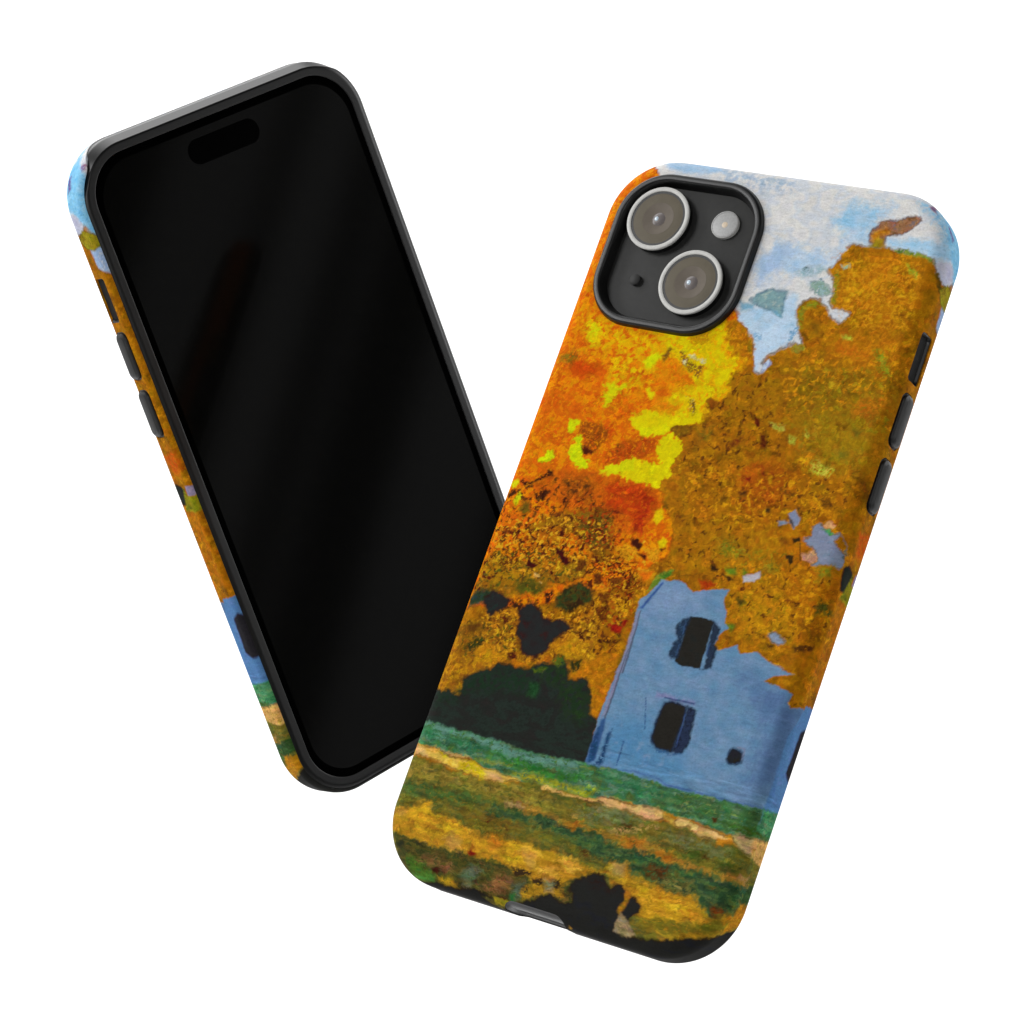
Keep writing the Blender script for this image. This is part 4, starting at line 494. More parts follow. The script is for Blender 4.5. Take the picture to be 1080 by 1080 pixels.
# ------------------------------------------------------------------ noise used by the print
def _hash(ix, iy, seed):
    h = (ix.astype(np.int64) * 374761393 + iy.astype(np.int64) * 668265263 + seed * 1442695041) & 0xFFFFFFFF
    h = ((h ^ (h >> 13)) * 1274126177) & 0xFFFFFFFF
    return ((h ^ (h >> 16)) & 0xFFFF) / 65535.0

def vnoise(x, y, seed):
    ix = np.floor(x); iy = np.floor(y); fx = x - ix; fy = y - iy
    def g(dx, dy):
        a = _hash(ix + dx, iy + dy, seed) * 2 * math.pi
        return np.cos(a) * (fx - dx) + np.sin(a) * (fy - dy)
    u = fx * fx * fx * (fx * (fx * 6 - 15) + 10); v = fy * fy * fy * (fy * (fy * 6 - 15) + 10)
    return ((g(0, 0) * (1 - u) + g(1, 0) * u) * (1 - v) + (g(0, 1) * (1 - u) + g(1, 1) * u) * v) * 1.5

def fbm(x, y, seed, octv=3):
    s = 0; a = 1.0; t = 0
    for k in range(octv):
        s = s + a * vnoise(x * 2 ** k + 17.3 * k, y * 2 ** k - 9.1 * k, seed + 31 * k); t += a; a *= 0.6
    return s / t

def worley(x, y, seed):
    """cell pattern: two random numbers of the nearest cell and the gap to the next one"""
    ix = np.floor(x); iy = np.floor(y)
    f1 = np.full(x.shape, 9.0); f2 = np.full(x.shape, 9.0); r1 = np.zeros(x.shape); r2 = np.zeros(x.shape)
    for dx in (-1, 0, 1):
        for dy in (-1, 0, 1):
            cx, cy = ix + dx, iy + dy
            a = _hash(cx, cy, seed); b = _hash(cx, cy, seed + 7)
            d = np.hypot(cx + a - x, cy + b - y)
            near = d < f1
            f2 = np.where(near, f1, np.minimum(f2, d))
            r1 = np.where(near, _hash(cx, cy, seed + 13), r1); r2 = np.where(near, _hash(cx, cy, seed + 19), r2)
            f1 = np.where(near, d, f1)
    return r1, r2, f2 - f1

def srgb(h):
    c = np.array([int(h[i:i + 2], 16) for i in (0, 2, 4)]) / 255.0
    return np.where(c <= 0.04045, c / 12.92, ((c + 0.055) / 1.055) ** 2.4)

def sdf_poly(x, y, pts):
    d = np.full(x.shape, 1e9); inside = np.zeros(x.shape, bool)
    n = len(pts)
    for i in range(n):
        ax, ay = pts[i]; bx, by = pts[(i + 1) % n]
        ex, ey = bx - ax, by - ay; L = ex * ex + ey * ey
        if L < 1e-9: continue
        px, py = x - ax, y - ay
        t = np.clip((px * ex + py * ey) / L, 0, 1)
        d = np.minimum(d, (px - ex * t) ** 2 + (py - ey * t) ** 2)
        c = (ay > y) != (by > y)
        if ay != by:
            inside ^= c & (x < (bx - ax) * (y - ay) / (by - ay) + ax)
    d = np.sqrt(d)
    return np.where(inside, -d, d)

def sstep(a, b, x):
    t = np.clip((x - a) / (b - a), 0, 1)
    return t * t * (3 - 2 * t)

def paint(u, v):
    """colour of the printed picture at canvas points (u to the right seen from the back, v up, mm)"""
    out = np.zeros((len(u), 3))
    w1x, w1y = fbm(u / 2.6, v / 2.6, 11, 3), fbm(u / 2.6, v / 2.6, 23, 3)
    w2x, w2y = fbm(u / 0.8, v / 0.8, 37, 2), fbm(u / 0.8, v / 0.8, 41, 2)
    WX = 1.4 * w1x + 0.8 * w2x; WY = 1.4 * w1y + 0.8 * w2y
    # curled coordinates for the pigment patches
    CU = u + 0.9 * w1x + 0.35 * w2x; CV = v + 0.9 * w1y + 0.35 * w2y
    field = v < -46.0                                                   # the mown field is drawn in strokes along the ground
    CU = np.where(field, CU * 0.55, CU); CV = np.where(field, -46.0 + (CV + 46.0) * 1.45, CV)
    rough = sstep(-0.15, 0.2, fbm(u / 6, v / 6, 89, 2))                # busy and quiet areas
    ra, rb, gap = worley(CU / 1.7, CV / 1.35, 211)                     # leaf clusters
    rc, rd, gap2 = worley(CU / 0.75, CV / 0.62, 223)                   # single dabs
    masks = {}
    for k, (pal, sc, soft, warp, cov, cs, edge, ew, spec, mask) in enumerate(ART):
        shapes = [np.array([[float(q) for q in p.split(",")] for p in s.split()]) for s in spec.split("|")]
        cols = np.array([srgb(c) for c in pal.split()])
        if mask.startswith('+'): masks[mask[1]] = np.zeros(len(u))
        for j, pts in enumerate(shapes):
            m = soft * 1.5 + warp * 2.2 + ew + 0.3
            lo, hi = pts.min(0) - m, pts.max(0) + m
            sel = np.nonzero((u > lo[0]) & (u < hi[0]) & (v > lo[1]) & (v < hi[1]))[0]
            if not len(sel): continue
            d = sdf_poly(u[sel] + warp * WX[sel], v[sel] + warp * WY[sel], pts)
            a = 1 - sstep(-soft, soft, d)
            near = (a > 0.002) | ((d < ew * 1.6) if edge else False)
            sel, d, a = sel[near], d[near], a[near]
            if not len(sel): continue
            wash = mask[1:] in ("s", "h")                              # smooth washes
            x, y = (u[sel], v[sel]) if wash else (CU[sel], CV[sel])
            if cov < 1:
                cs = max(cs, 0.6); e = 0.34 if wash else 0.15
                nz = fbm(x / cs, y / cs, 101 + k, 3) * 1.2 + 0.5 + (0.0 if wash else 0.22 * (rc[sel] - 0.5))
                a = a * sstep(1 - cov - e, 1 - cov + e, nz)
            if len(cols) > 1:
                if wash:
                    nz = fbm(x / (sc * 1.5) + 5.1, y / sc, 501 + k, 2) * 1.0 + 0.5
                else:
                    nz = fbm(x / sc + 5.1, y / sc, 501 + k, 5) * 1.0 + 0.5 + (0.34 * (ra[sel] - 0.5) + 0.30 * (rc[sel] - 0.5)) * (0.4 + 0.6 * rough[sel])
                t = np.clip(nz, 0, 0.9999) * (len(cols) - 1)
                i = t.astype(int); f = (t - i)[:, None]
                if not wash: f = 0.35 * f + 0.65 * sstep(0.36, 0.64, f)
                c = cols[i] * (1 - f) + cols[np.minimum(i + 1, len(cols) - 1)] * f
            else:
                c = np.repeat(cols, len(x), 0)
            if edge:
                e = np.exp(-(d / ew) ** 2) * (0.5 + 0.5 * np.clip(0.5 + 1.4 * fbm(x / 1.4, y / 1.4, 900 + k, 2), 0, 1))
                ec = srgb(edge)
                c = c * (1 - 0.92 * e[:, None]) + ec * (0.92 * e[:, None])
                a = np.maximum(a, 0.9 * e * (d < ew * 1.6))
            if mask.startswith('+'): masks[mask[1]][sel] = np.maximum(masks[mask[1]][sel], a)
            if mask.startswith('-'): a = a * masks[mask[1]][sel]
            out[sel] = out[sel] * (1 - a[:, None]) + c * a[:, None]
    # pigment: leaf-like dabs, fine mottling, a warm/cool drift, dark rims where the wet patches dried, pale flecks
    top = out.max(1) + 1e-4
    wash = np.clip(masks["s"] + masks["h"], 0, 1)
    blue = sstep(0.45, 0.75, out[:, 2] / top)                          # sky and house stay calm
    dark = top < 0.035
    amp = np.where(dark, 0.10, 1 - 0.80 * blue)
    n1 = fbm(CU / 1.5, CV / 1.3, 71, 4); n2 = fbm(CU / 0.5, CV / 0.45, 73, 2); n3 = fbm(CU / 2.2, CV / 2.2, 79, 3)
    q1 = fbm(CU / 1.9, CV / 1.7, 83, 4); q2 = fbm(CU / 0.95, CV / 0.9, 97, 3)
    vein = np.exp(-(q1 / 0.03) ** 2) * (0.35 + 0.65 * rough) + 0.7 * np.exp(-(q2 / 0.03) ** 2) * rough
    cells = (0.34 * (ra - 0.5) + 0.34 * (rc - 0.5)) * (0.35 + 0.65 * rough)
    rim = np.exp(-(gap / 0.07) ** 2) * 0.6 + np.exp(-(gap2 / 0.11) ** 2) * 0.8 * rough
    spot = sstep(0.28, 0.5, fbm(CU / 0.7, CV / 0.62, 107, 2)) * rough
    g = np.exp(amp * (0.36 * n1 + 0.31 * n2 + cells)) * (1 - 0.20 * np.clip(vein, 0, 1) * amp) * (1 - 0.16 * np.clip(rim, 0, 1) * amp) * (1 - 0.30 * spot * amp)
    g *= 1 + 0.40 * amp * sstep(0.34, 0.55, fbm(CU / 0.8, CV / 0.7, 131, 2)) * rough
    g = np.where(out[:, 0] > 0.5, np.maximum(g, 0.55), g)
    vivid_red = sstep(0.5, 0.75, out[:, 0])                                  # mottling eased in the bright orange crown
    g = g ** (1 - 0.4 * vivid_red)
    vivid = sstep(0.45, 0.6, out[:, 1])                                 # clean bright yellows keep their light
    out = out * (g ** (1 - 0.3 * vivid))[:, None]
    out[:, 1] *= np.exp((0.20 * n3 + 0.22 * (rb - 0.5) + 0.22 * (rd - 0.5) * rough) * amp * (1 - 0.7 * vivid))
    out[:, 2] *= np.exp(-0.12 * n3 * amp)
    stroke = fbm(u / 5.5, (v - 0.04 * u) / 0.9, 171, 3)
    out *= np.exp(np.where(field & ~dark, 0.55, 0.0) * stroke)[:, None]
    # paper tooth: short ripples drawn out sideways, strongest in the pale washes
    rip = fbm((CU + 0.35 * v) / 2.4, (v + 0.3 * w1y - 0.06 * u) / 0.66, 151, 3)
    ridge = np.exp(-(fbm((u + 0.5 * v) / 5.0, (v - 0.10 * u) / 0.62, 157, 3) / 0.05) ** 2)
    out *= np.exp(np.where(dark, 0.03, 0.06 + 0.09 * blue) * rip)[:, None] * (1 - 0.13 * ridge * blue)[:, None]
    out *= np.exp(0.10 * fbm(u / 0.45, v / 0.4, 163, 2) * blue)[:, None]
    return np.clip(out, 0.002, 0.9)

PRINT_GAIN = 1.0

# ------------------------------------------------------------------ the printed shell
# openings in the wall on the volume side and at the bottom: (kind, centre along the edge, centre arc, half length, half arc, radius)
WALL_OPENINGS = [(48.3, A1 + 0.7, 5.4, 2.4, 0.9), (34.7, A1 + 1.1, 5.95, 2.55, 1.6), (20.4, A1 + 1.1, 5.95, 2.55, 1.6)]
POWER_OPENING = (34.0, A1 + 1.1, 9.0, 2.0, 1.6)
PORT_OPENING = (0.0, A1 + 0.6, 7.4, 4.6, 2.6)
RING_C, RING_H, RING_R = (19.15, 60.8), (18.2, 18.0), 11.5

def rbox(px, py, hx, hy, r):
    qx, qy = np.abs(px) - (hx - r), np.abs(py) - (hy - r)
    return np.hypot(np.maximum(qx, 0), np.maximum(qy, 0)) + np.minimum(np.maximum(qx, qy), 0) - r

def opening_sdf(side, s, a):
    """side 0: +x wall, 1: top, 2: -x wall, 3: bottom; s runs along the wall in mm, a is the arc from the flat back"""
    d = np.full(s.shape, 9.0)
    L = {2: WALL_OPENINGS, 0: [POWER_OPENING], 3: [PORT_OPENING]}
    for sd, lst in L.items():
        for (c, ac, hl, ha, r) in lst:
            q = rbox(s - c, a - ac, hl, ha, r)
            d = np.where(side == sd, np.minimum(d, q), d)
    return d

def shell_outline(step):
    """loop of the flat boundary with its side and its coordinate along that side"""
    P, N = rrect(HW - RB, HH - RB, RO - RB, step)
    side = np.where(np.abs(N[:, 0]) > 0.9999, np.where(N[:, 0] > 0, 0, 2), np.where(np.abs(N[:, 1]) > 0.9999, np.where(N[:, 1] > 0, 1, 3), 4))
    return P, N, side

def front_cut(N):
    """arc length where the shell ends: round the front edge along the sides, lower along the top"""
    ang = np.degrees(np.arctan2(N[:, 1], np.abs(N[:, 0])))      # 90 at the top
    t = sstep(40, 80, ang)
    side = np.where(N[:, 0] > 0, A2 - 2.5, A2 + RF * 1.0)
    return side * (1 - t) + (A2 - 3.5) * t

def make_shell(parent):
    step = 0.2
    fx, fy, r = HW - RB, HH - RB, RO - RB
    # rows of the flat back follow the outline so that the grid ends exactly on it
    na = int(r * math.pi / 2 / step)
    ang = np.linspace(math.pi / 2, 0, na + 1)
    ys = np.r_[fy - r + r * np.sin(ang), np.linspace(fy - r, -(fy - r), int(2 * (fy - r) / step) + 1)[1:-1], -(fy - r) - r * np.sin(ang[::-1])]
    ws = np.r_[fx - r + r * np.cos(ang), np.full(len(ys) - 2 * (na + 1), fx), fx - r + r * np.cos(ang[::-1])]
    nc = int(2 * fx / step) + 1; nr = len(ys)
    S = np.linspace(-1, 1, nc)
    X = ws[:, None] * S[None, :]; Y = np.repeat(ys[:, None], nc, 1)
    gid = np.arange(nr * nc).reshape(nr, nc)
    # boundary loop: right side down, bottom, left side up, top
    loop = np.r_[gid[:, -1], gid[-1, -2:0:-1], gid[::-1, 0], gid[0, 1:-1]]
    bx, by = X.ravel()[loop], Y.ravel()[loop]
    qx, qy = np.abs(bx) - (fx - r), np.abs(by) - (fy - r)
    cor = (qx > 1e-6) & (qy > 1e-6)
    nx = np.where(cor, qx, np.where(qx > qy, 1.0, 0.0)); ny = np.where(cor, qy, np.where(qx > qy, 0.0, 1.0))
    l = np.hypot(nx, ny); nx = nx / l * np.sign(bx); ny = ny / l * np.sign(by)
    side = np.where(cor, 4, np.where(nx > 0.5, 0, np.where(nx < -0.5, 2, np.where(ny > 0, 1, 3))))
    cut = front_cut(np.c_[nx, ny])
    NA = 60; n = len(loop)
    T = np.arange(1, NA + 1) / NA
    A = T[:, None] * cut[None, :]
    SX = np.repeat(np.where(side == 0, by, np.where(side == 2, by, bx))[None, :], NA, 0)
    SD = np.repeat(side[None, :], NA, 0)
    d = opening_sdf(SD, SX, A)
    # bring the vertices beside an opening onto its outline
    e = 1e-3
    gs = (opening_sdf(SD, SX + e, A) - opening_sdf(SD, SX - e, A)) / (2 * e)
    ga = (opening_sdf(SD, SX, A + e) - opening_sdf(SD, SX, A - e)) / (2 * e)
    snap = np.abs(d) < 0.145
    for _ in range(2):
        SX = np.where(snap, SX - gs * d, SX); A = np.where(snap, A - ga * d, A)
        d = opening_sdf(SD, SX, A)
    BX = np.repeat(bx[None, :], NA, 0); BY = np.repeat(by[None, :], NA, 0)
    vert = (SD == 0) | (SD == 2); hor = (SD == 1) | (SD == 3)
    BY = np.where(vert, SX, BY); BX = np.where(hor, SX, BX)
    off, z = profile_at(A)
    WXv, WYv = BX + nx[None, :] * off, BY + ny[None, :] * off
    verts = np.vstack([np.c_[X.ravel(), Y.ravel(), np.full(nr * nc, ZB)], np.c_[WXv.ravel(), WYv.ravel(), z.ravel()]])
    cu = np.r_[-X.ravel(), -(BX + nx[None, :] * A).ravel()]
    cv = np.r_[Y.ravel(), (BY + ny[None, :] * A).ravel()]
    wid = nr * nc + np.arange(NA * n).reshape(NA, n)
    rings = np.vstack([loop[None, :], wid])
    f1 = np.stack([gid[:-1, :-1], gid[:-1, 1:], gid[1:, 1:], gid[1:, :-1]], -1).reshape(-1, 4)
    cx = (X[:-1, :-1] + X[1:, 1:]) / 2; cy = (Y[:-1, :-1] + Y[1:, 1:]) / 2
    hole = rbox(cx - RING_C[0], cy - RING_C[1], RING_H[0] - 1.0, RING_H[1] - 1.0, RING_R - 1.0).ravel() < 0
    f1 = f1[~hole]
    nxt = np.roll(rings, -1, axis=1)
    f2 = np.stack([rings[:-1], rings[1:], nxt[1:], nxt[:-1]], -1).reshape(-1, 4)
    dv = np.full(len(verts), 9.0); dv[nr * nc:] = d.ravel()
    f2 = f2[~(dv[f2] < 0.012).all(1)]
    faces = np.vstack([f1, f2])
    # thickness: every free edge is turned inward
    ed = np.vstack([faces[:, [0, 1]], faces[:, [1, 2]], faces[:, [2, 3]], faces[:, [3, 0]]]).astype(np.int64)
    key = np.minimum(ed[:, 0], ed[:, 1]) * 10_000_000 + np.maximum(ed[:, 0], ed[:, 1])
    uq, idx, cnt = np.unique(key, return_index=True, return_counts=True)
    free = ed[idx[cnt == 1]]
    fv = np.unique(free)
    isw = fv >= nr * nc
    wi = np.clip(fv - nr * nc, 0, None)
    Nx = np.broadcast_to(nx[None, :], (NA, n)).ravel()[wi]; Ny = np.broadcast_to(ny[None, :], (NA, n)).ravel()[wi]
    aa = A.ravel()[wi]
    th1 = np.clip(aa / RB, 0, math.pi / 2); th2 = np.clip((aa - A2) / RF, 0, math.pi / 2)
    kxy = np.where(aa < A1, np.sin(th1), np.cos(th2)); kz = np.where(aa < A1, -np.cos(th1), np.sin(th2))
    inn = np.where(isw[:, None], np.c_[Nx * kxy, Ny * kxy, kz], np.array([[0, 0, -1.0]]))
    newv = verts[fv] - inn * 1.1
    mp = np.zeros(len(verts), np.int64); mp[fv] = len(verts) + np.arange(len(fv))
    f3 = np.c_[free[:, 0], mp[free[:, 0]], mp[free[:, 1]], free[:, 1]]
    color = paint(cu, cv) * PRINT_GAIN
    color = np.vstack([color, color[fv]])
    allv = np.vstack([verts, newv]) * MM
    faces = np.vstack([faces, f3])
    used = np.unique(faces); re = np.full(len(allv), -1, np.int64); re[used] = np.arange(len(used))
    allv, color, faces = allv[used], color[used], re[faces]
    me = bpy.data.meshes.new("shell")
    me.vertices.add(len(allv)); me.vertices.foreach_set("co", allv.astype(np.float32).ravel())
    me.loops.add(len(faces) * 4); me.loops.foreach_set("vertex_index", faces.astype(np.int32).ravel())
    me.polygons.add(len(faces)); me.polygons.foreach_set("loop_start", np.arange(0, len(faces) * 4, 4, dtype=np.int32))
    me.polygons.foreach_set("use_smooth", np.ones(len(faces), bool))
    me.update(calc_edges=True)
    me.set_sharp_from_angle(angle=math.radians(50))
    at = me.color_attributes.new("print", 'FLOAT_COLOR', 'POINT')
    at.data.foreach_set("color", np.c_[color, np.ones(len(color))].astype(np.float32).ravel())
    me.materials.append(M_PRINT)
    o = bpy.data.objects.new("shell", me); COL.objects.link(o); o.parent = parent
    return o

# ------------------------------------------------------------------ case
def make_liner(parent):
    """soft black liner: follows the shell just underneath and shows as the front rim"""
    P, N, side = shell_outline(0.4)
    prof = []
    for a in np.r_[np.linspace(0.3, A1, 10), np.linspace(A1, A2, 14)[1:], np.linspace(A2, A3, 8)[1:]]:
        o, z = profile_at(a)
        # inset 0.15 below the shell; along the rim itself flush with it
        k = 0.16
        t1 = min(max(a / RB, 0), math.pi / 2); t2 = min(max((a - A2) / RF, 0), math.pi / 2)
        kx = math.sin(t1) if a < A1 else math.cos(t2); kz = -math.cos(t1) if a < A1 else math.sin(t2)
        prof.append((a, -(o - k * kx), z - k * kz))
    ins_f = prof[-1][1]
    lip = HW - 37.15 - RB                                            # the inner lip, as an inset from the flat boundary
    for t in np.linspace(0.15, 1, 6):
        prof.append((A3 + 1, ins_f + (lip - 0.15 - ins_f) * t, ZF - 0.16))
    for t in (30, 60, 90):
        prof.append((A3 + 1, lip - 0.15 + 0.15 * math.sin(math.radians(t)), ZF - 0.16 - 0.15 * (1 - math.cos(math.radians(t)))))
    prof.append((A3 + 1, lip, -0.35))
    n = len(P); V = []; F = []
    for a, ins, z in prof:
        # along the top the liner leans back from the wall as a broad chamfer
        lean = np.clip((z - (ZF - 3.3)) * math.tan(math.radians(30)), 0, 1.9) * np.where(N[:, 0] > 0, sstep(0.45, 1.0, N[:, 1]), sstep(-0.05, 0.55, N[:, 1])) - RB
        q = P - N * np.maximum(ins, lean)[:, None]; zz = np.full(n, z)
        if a <= A3:
            s = np.where((side == 0) | (side == 2), P[:, 1], P[:, 0])
            for sd, depth, (c, ac, hl, ha, r) in ((2, 1.5, WALL_OPENINGS[0]), (3, 0.8, PORT_OPENING)):
                dd = rbox(s - c, np.full(n, a - ac), hl, ha, r)
                k = np.where(side == sd, 1 - sstep(-0.9, 0.1, dd), 0) * depth
                q = q - N * k[:, None]
        V.append(np.c_[q, zz])
    m = len(prof)
    for k in range(m - 1):
        a = np.arange(n); b = (a + 1) % n
        F += np.c_[k * n + a, k * n + b, (k + 1) * n + b, (k + 1) * n + a].tolist()
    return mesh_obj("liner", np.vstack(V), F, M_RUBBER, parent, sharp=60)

def make_camera_ring(parent):
    P, N = rrect(RING_H[0], RING_H[1], RING_R, 0.5, *RING_C)
    z0, top = ZB + 0.7, ZB - 1.15
    prof = [(0.1, z0), (0.0, ZB + 0.05), (0.28, top + 0.55)]
    prof += [(0.28 + 0.55 * (1 - math.cos(math.radians(t))), top + 0.55 - 0.55 * math.sin(math.radians(t))) for t in (20, 45, 70, 90)]
    prof += [(1.5, top)]
    prof += [(1.5 + 0.5 * math.sin(math.radians(t)), top + 0.5 * (1 - math.cos(math.radians(t)))) for t in (25, 50, 75)]
    prof += [(2.25, top + 0.9), (2.9, ZB + 1.9)]
    V, F = sweep(P, N, prof)
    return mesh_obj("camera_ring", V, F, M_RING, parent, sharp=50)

def make_key(name, side, c, ac, hl, ha, parent):
    """a raised key with chamfered edges standing out of the wall"""
    P, N = rrect(hl - 0.3, ha - 0.35, min(ha - 0.4, 1.7), 0.25)
    sx = 1 if side == 0 else -1
    z_mid = ZB + RB + (ac - A1)
    V = []; F = []; n = len(P)
    lev = [(0.0, -0.9), (0.0, 0.15), (0.12, 0.42), (0.75, 0.78), (0.95, 0.82)]
    for ins, h in lev:
        q = P - N * ins
        V.append(np.c_[np.full(n, sx * (HW + h)), c + q[:, 0], z_mid + q[:, 1]])
    for k in range(len(lev) - 1):
        a = np.arange(n); b = (a + 1) % n
        F += np.c_[k * n + a, k * n + b, (k + 1) * n + b, (k + 1) * n + a].tolist()
    F.append(list(range((len(lev) - 1) * n, len(lev) * n)))
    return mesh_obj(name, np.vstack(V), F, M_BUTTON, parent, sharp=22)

def make_port(parent):
    """flat dark patch standing for the shade inside the charging opening"""
    P, N = rrect(5.6, 2.7, 1.6, 0.2)
    y0 = -(HH - 0.95); zm = -2.7
    n = len(P)
    V = np.vstack([np.c_[P[:, 0], np.full(n, y0 - 0.1), zm + P[:, 1]], np.c_[P[:, 0] * 0.97, np.full(n, y0 - 0.14), zm + P[:, 1] * 0.92]])
    a = np.arange(n); b = (a + 1) % n
    F = np.c_[a, b, n + b, n + a].tolist() + [list(range(n, 2 * n))]
    return mesh_obj("charging_port", V, F, M_CAVITY, parent)

def make_recess_shade(parent):  # flat dark plate standing for the shade in the switch window
    c, ac, hl, ha, r = WALL_OPENINGS[0]
    P, N = rrect(hl - 0.35, ha - 0.3, 0.6, 0.2); n = len(P)
    x0 = -(HW - 0.9); zm = ZB + RB + (ac - A1)
    Q = P * 0.9
    V = np.vstack([np.c_[np.full(n, x0), c + P[:, 0], zm + P[:, 1]], np.c_[np.full(n, x0 - 0.05), c + Q[:, 0], zm + Q[:, 1]]])
    a = np.arange(n); b = (a + 1) % n
    F = np.c_[a, b, n + b, n + a].tolist() + [list(range(n, 2 * n))]
    return mesh_obj("recess_shade", V, F, M_CAVITY, parent)

def make_case(label):
    root = thing("phone_case", label, "phone case")
    make_shell(root); make_liner(root); make_camera_ring(root)
    for (c, ac, hl, ha, r) in WALL_OPENINGS[1:]:
        make_key("volume_button", 2, c, ac, hl, ha, root)
    make_key("power_button", 0, *POWER_OPENING[:4], root)
    make_recess_shade(root); make_port(root)
    return root

# ------------------------------------------------------------------ phone
LENSES = [(26.62, 67.99), (13.64, 54.88)]
PZ = ZB + 1.25                                                       # camera plateau plane

def make_lens(c, parent):
    x, y = c
    zt = ZB - 0.75
    V, F = disc(x, y, [(7.35, PZ + 0.3), (7.35, zt + 0.35), (7.25, zt + 0.2), (5.9, zt + 0.2)], 96, False)
    b = mesh_obj("lens", V, F, M_BARREL, parent, sharp=40)
    V, F = disc(x, y, [(7.40, zt + 0.55), (7.42, zt + 0.18), (7.38, zt + 0.06), (7.3, zt), (6.52, zt), (6.44, zt + 0.06), (6.42, zt + 0.3)], 96, False)
    mesh_obj("lens_ring", V, F, M_SILVER, b, sharp=40)
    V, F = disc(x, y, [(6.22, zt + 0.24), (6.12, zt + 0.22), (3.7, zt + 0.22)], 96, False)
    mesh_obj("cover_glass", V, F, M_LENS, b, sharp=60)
    V, F = disc(x, y, [(3.72, zt + 0.2), (3.3, zt + 0.28), (2.4, zt + 0.5), (1.5, zt + 0.62)], 72, False)
    mesh_obj("inner_lens", V, F, M_LENS_IN, b, sharp=60)
    V, F = disc(x, y, [(1.55, zt + 0.6), (1.2, zt + 0.42), (0.8, zt + 0.3), (0.4, zt + 0.24), (0.1, zt + 0.22)], 48)
    mesh_obj("pupil", V, F, M_PUPIL, b)
    V, F = disc(x + 0.35, y - 0.05, [(0.52, zt + 0.26), (0.4, zt + 0.16), (0.2, zt + 0.12)], 24)  # painted highlight: a pale disc over the pupil
    mesh_obj("painted_glint", V, F, M_GLINT, b)
    return b

def make_phone(label):
    root = thing("smartphone", label, "phone")
    P, N = rrect(38.9, 80.45, 12.6, 0.6)
    prof = [(3.2, -7.95), (1.2, -7.9), (0.45, -7.6), (0.05, -6.9), (0, -6.2), (0, -1.7), (0.05, -1.0), (0.45, -0.35), (0.9, -0.12)]
    V, F = sweep(P, N, prof)
    n = len(P); F.append(list(range(n))[::-1])
    mesh_obj("body", V, F, M_FRAME, root, sharp=40)
    P, N = rrect(38.2, 79.75, 12.0, 0.6)
    V, F = sweep(P, N, [(0, -0.2), (0.1, -0.1), (0.4, -0.06), (2.4, -0.05)], True)
    scr = mesh_obj("screen_glass", V, F, M_BEZEL, root, sharp=40)
    P, N = rrect(35.6, 77.2, 10.0, 0.5)
    V, F = sweep(P, N, [(0, 0.0), (1, 0.0)], True)
    mesh_obj("display", V, F, M_DISPLAY, scr)
    P, N = rrect(10.2, 3.0, 2.99, 0.25, 0.0, 72.2)
    V, F = sweep(P, N, [(0, 0.005), (0.08, 0.02), (0.4, 0.025)], True)
    mesh_obj("camera_cutout", V, F, M_ISLAND, scr)
    # camera side
    P, N = rrect(RING_H[0] - 2.2, RING_H[1] - 2.2, RING_R - 2.2, 0.5, *RING_C)
    V, F = sweep(P, N, [(-0.2, -7.8), (0, PZ + 0.2), (0.15, PZ + 0.04), (0.5, PZ)], True)
    pl = mesh_obj("camera_plateau", V, F, M_PLATEAU, root, sharp=40)
    for c in LENSES: make_lens(c, root)
    fx, fy = 10.9, 69.3
    V, F = disc(fx, fy, [(3.15, PZ + 0.2), (3.15, PZ - 0.75), (3.05, PZ - 0.86)], 64, False)
    fl = mesh_obj("flash", V, F, M_SILVER, root, sharp=40)
    V, F = disc(fx, fy, [(3.06, PZ - 0.85), (2.85, PZ - 0.9), (2.8, PZ - 0.84), (2.3, PZ - 0.87), (1.2, PZ - 0.9), (0.5, PZ - 0.9)], 64)
    mesh_obj("flash_diffuser", V, F, M_FLASH, fl, sharp=30)
    V, F = disc(fx - 0.1, fy - 0.1, [(0.75, PZ - 0.88), (0.6, PZ - 0.93), (0.2, PZ - 0.94)], 24)
    mesh_obj("flash_emitter", V, F, M_FLASH_LED, fl)
    V, F = disc(27.6, 53.8, [(1.25, PZ + 0.1), (1.25, PZ - 0.9), (1.1, PZ - 1.0)], 32)
    mesh_obj("microphone", V, F, M_PLATEAU, root, sharp=40)
    return root

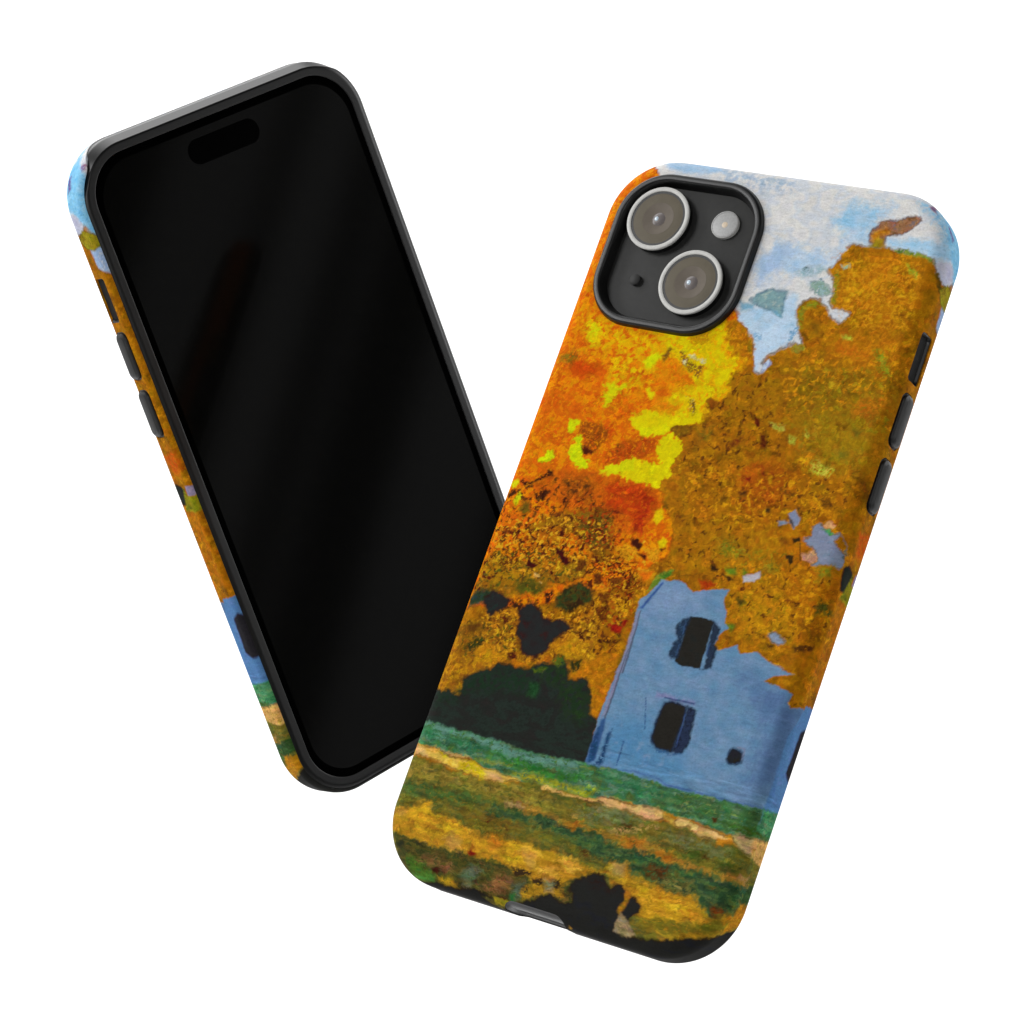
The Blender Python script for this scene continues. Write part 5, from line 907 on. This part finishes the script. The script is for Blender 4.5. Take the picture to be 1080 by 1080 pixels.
def copy_tree(o, parent=None):
    c = o.copy(); COL.objects.link(c)
    if parent is not None: c.parent = parent
    for ch in list(o.children): copy_tree(ch, c)
    return c

def pose(o, rows, t):
    m = Matrix([list(rows[i]) + [t[i] * MM] for i in range(3)] + [[0, 0, 0, 1]])
    m.translation.z += CAM_Z
    o.matrix_world = m

BACK_R = ((-0.823537, 0.332301, 0.459742), (0.535525, 0.188152, 0.823293), (0.18708, 0.924216, -0.332906))
BACK_T = (35.428, 576.576, -7.71)
FRONT_R = ((0.74312, -0.32929, 0.58253), (0.537327, -0.225195, -0.812753), (0.398814, 0.916982, 0.00959))
FRONT_T = (-43.469, 660.143, 20.385)

# ------------------------------------------------------------------ setting
def make_backdrop():
    prof = [(y, 0.0) for y in np.linspace(-1.6, 1.9, 8)]
    prof += [(1.9 + 0.7 * math.sin(a), 0.7 - 0.7 * math.cos(a)) for a in np.linspace(0, math.pi / 2, 16)[1:]]
    prof += [(2.6, z) for z in (1.2, 2.0, 3.2)]
    V = []; F = []
    for y, z in prof:
        V += [(-3500, y * 1000, z * 1000), (3500, y * 1000, z * 1000)]
    for k in range(len(prof) - 1):
        F.append((2 * k, 2 * k + 1, 2 * k + 3, 2 * k + 2))
    o = mesh_obj("backdrop", V, F, M_WALL)
    o["kind"] = "structure"
    o["label"] = "plain white seamless studio backdrop behind the phones"
    return o
make_backdrop()

# ------------------------------------------------------------------ things
case_back = make_case("printed phone case turned back outward, showing orange autumn trees and a blue house")
phone_back = make_phone("phone seen from the back with two round silver ringed lenses in the case opening")
case_front = copy_tree(case_back)
case_front["label"] = "phone case with black rim around the dark screen, picture visible only along its left side"
phone_front = copy_tree(phone_back)
phone_front["label"] = "phone facing the viewer with dark blank screen and pill shaped cutout"
for o in (case_back, case_front): o["group"] = "autumn picture phone cases"
for o in (phone_back, phone_front): o["group"] = "phones inside the printed cases"
for o in (case_back, phone_back): pose(o, BACK_R, BACK_T)
for o in (case_front, phone_front): pose(o, FRONT_R, FRONT_T)
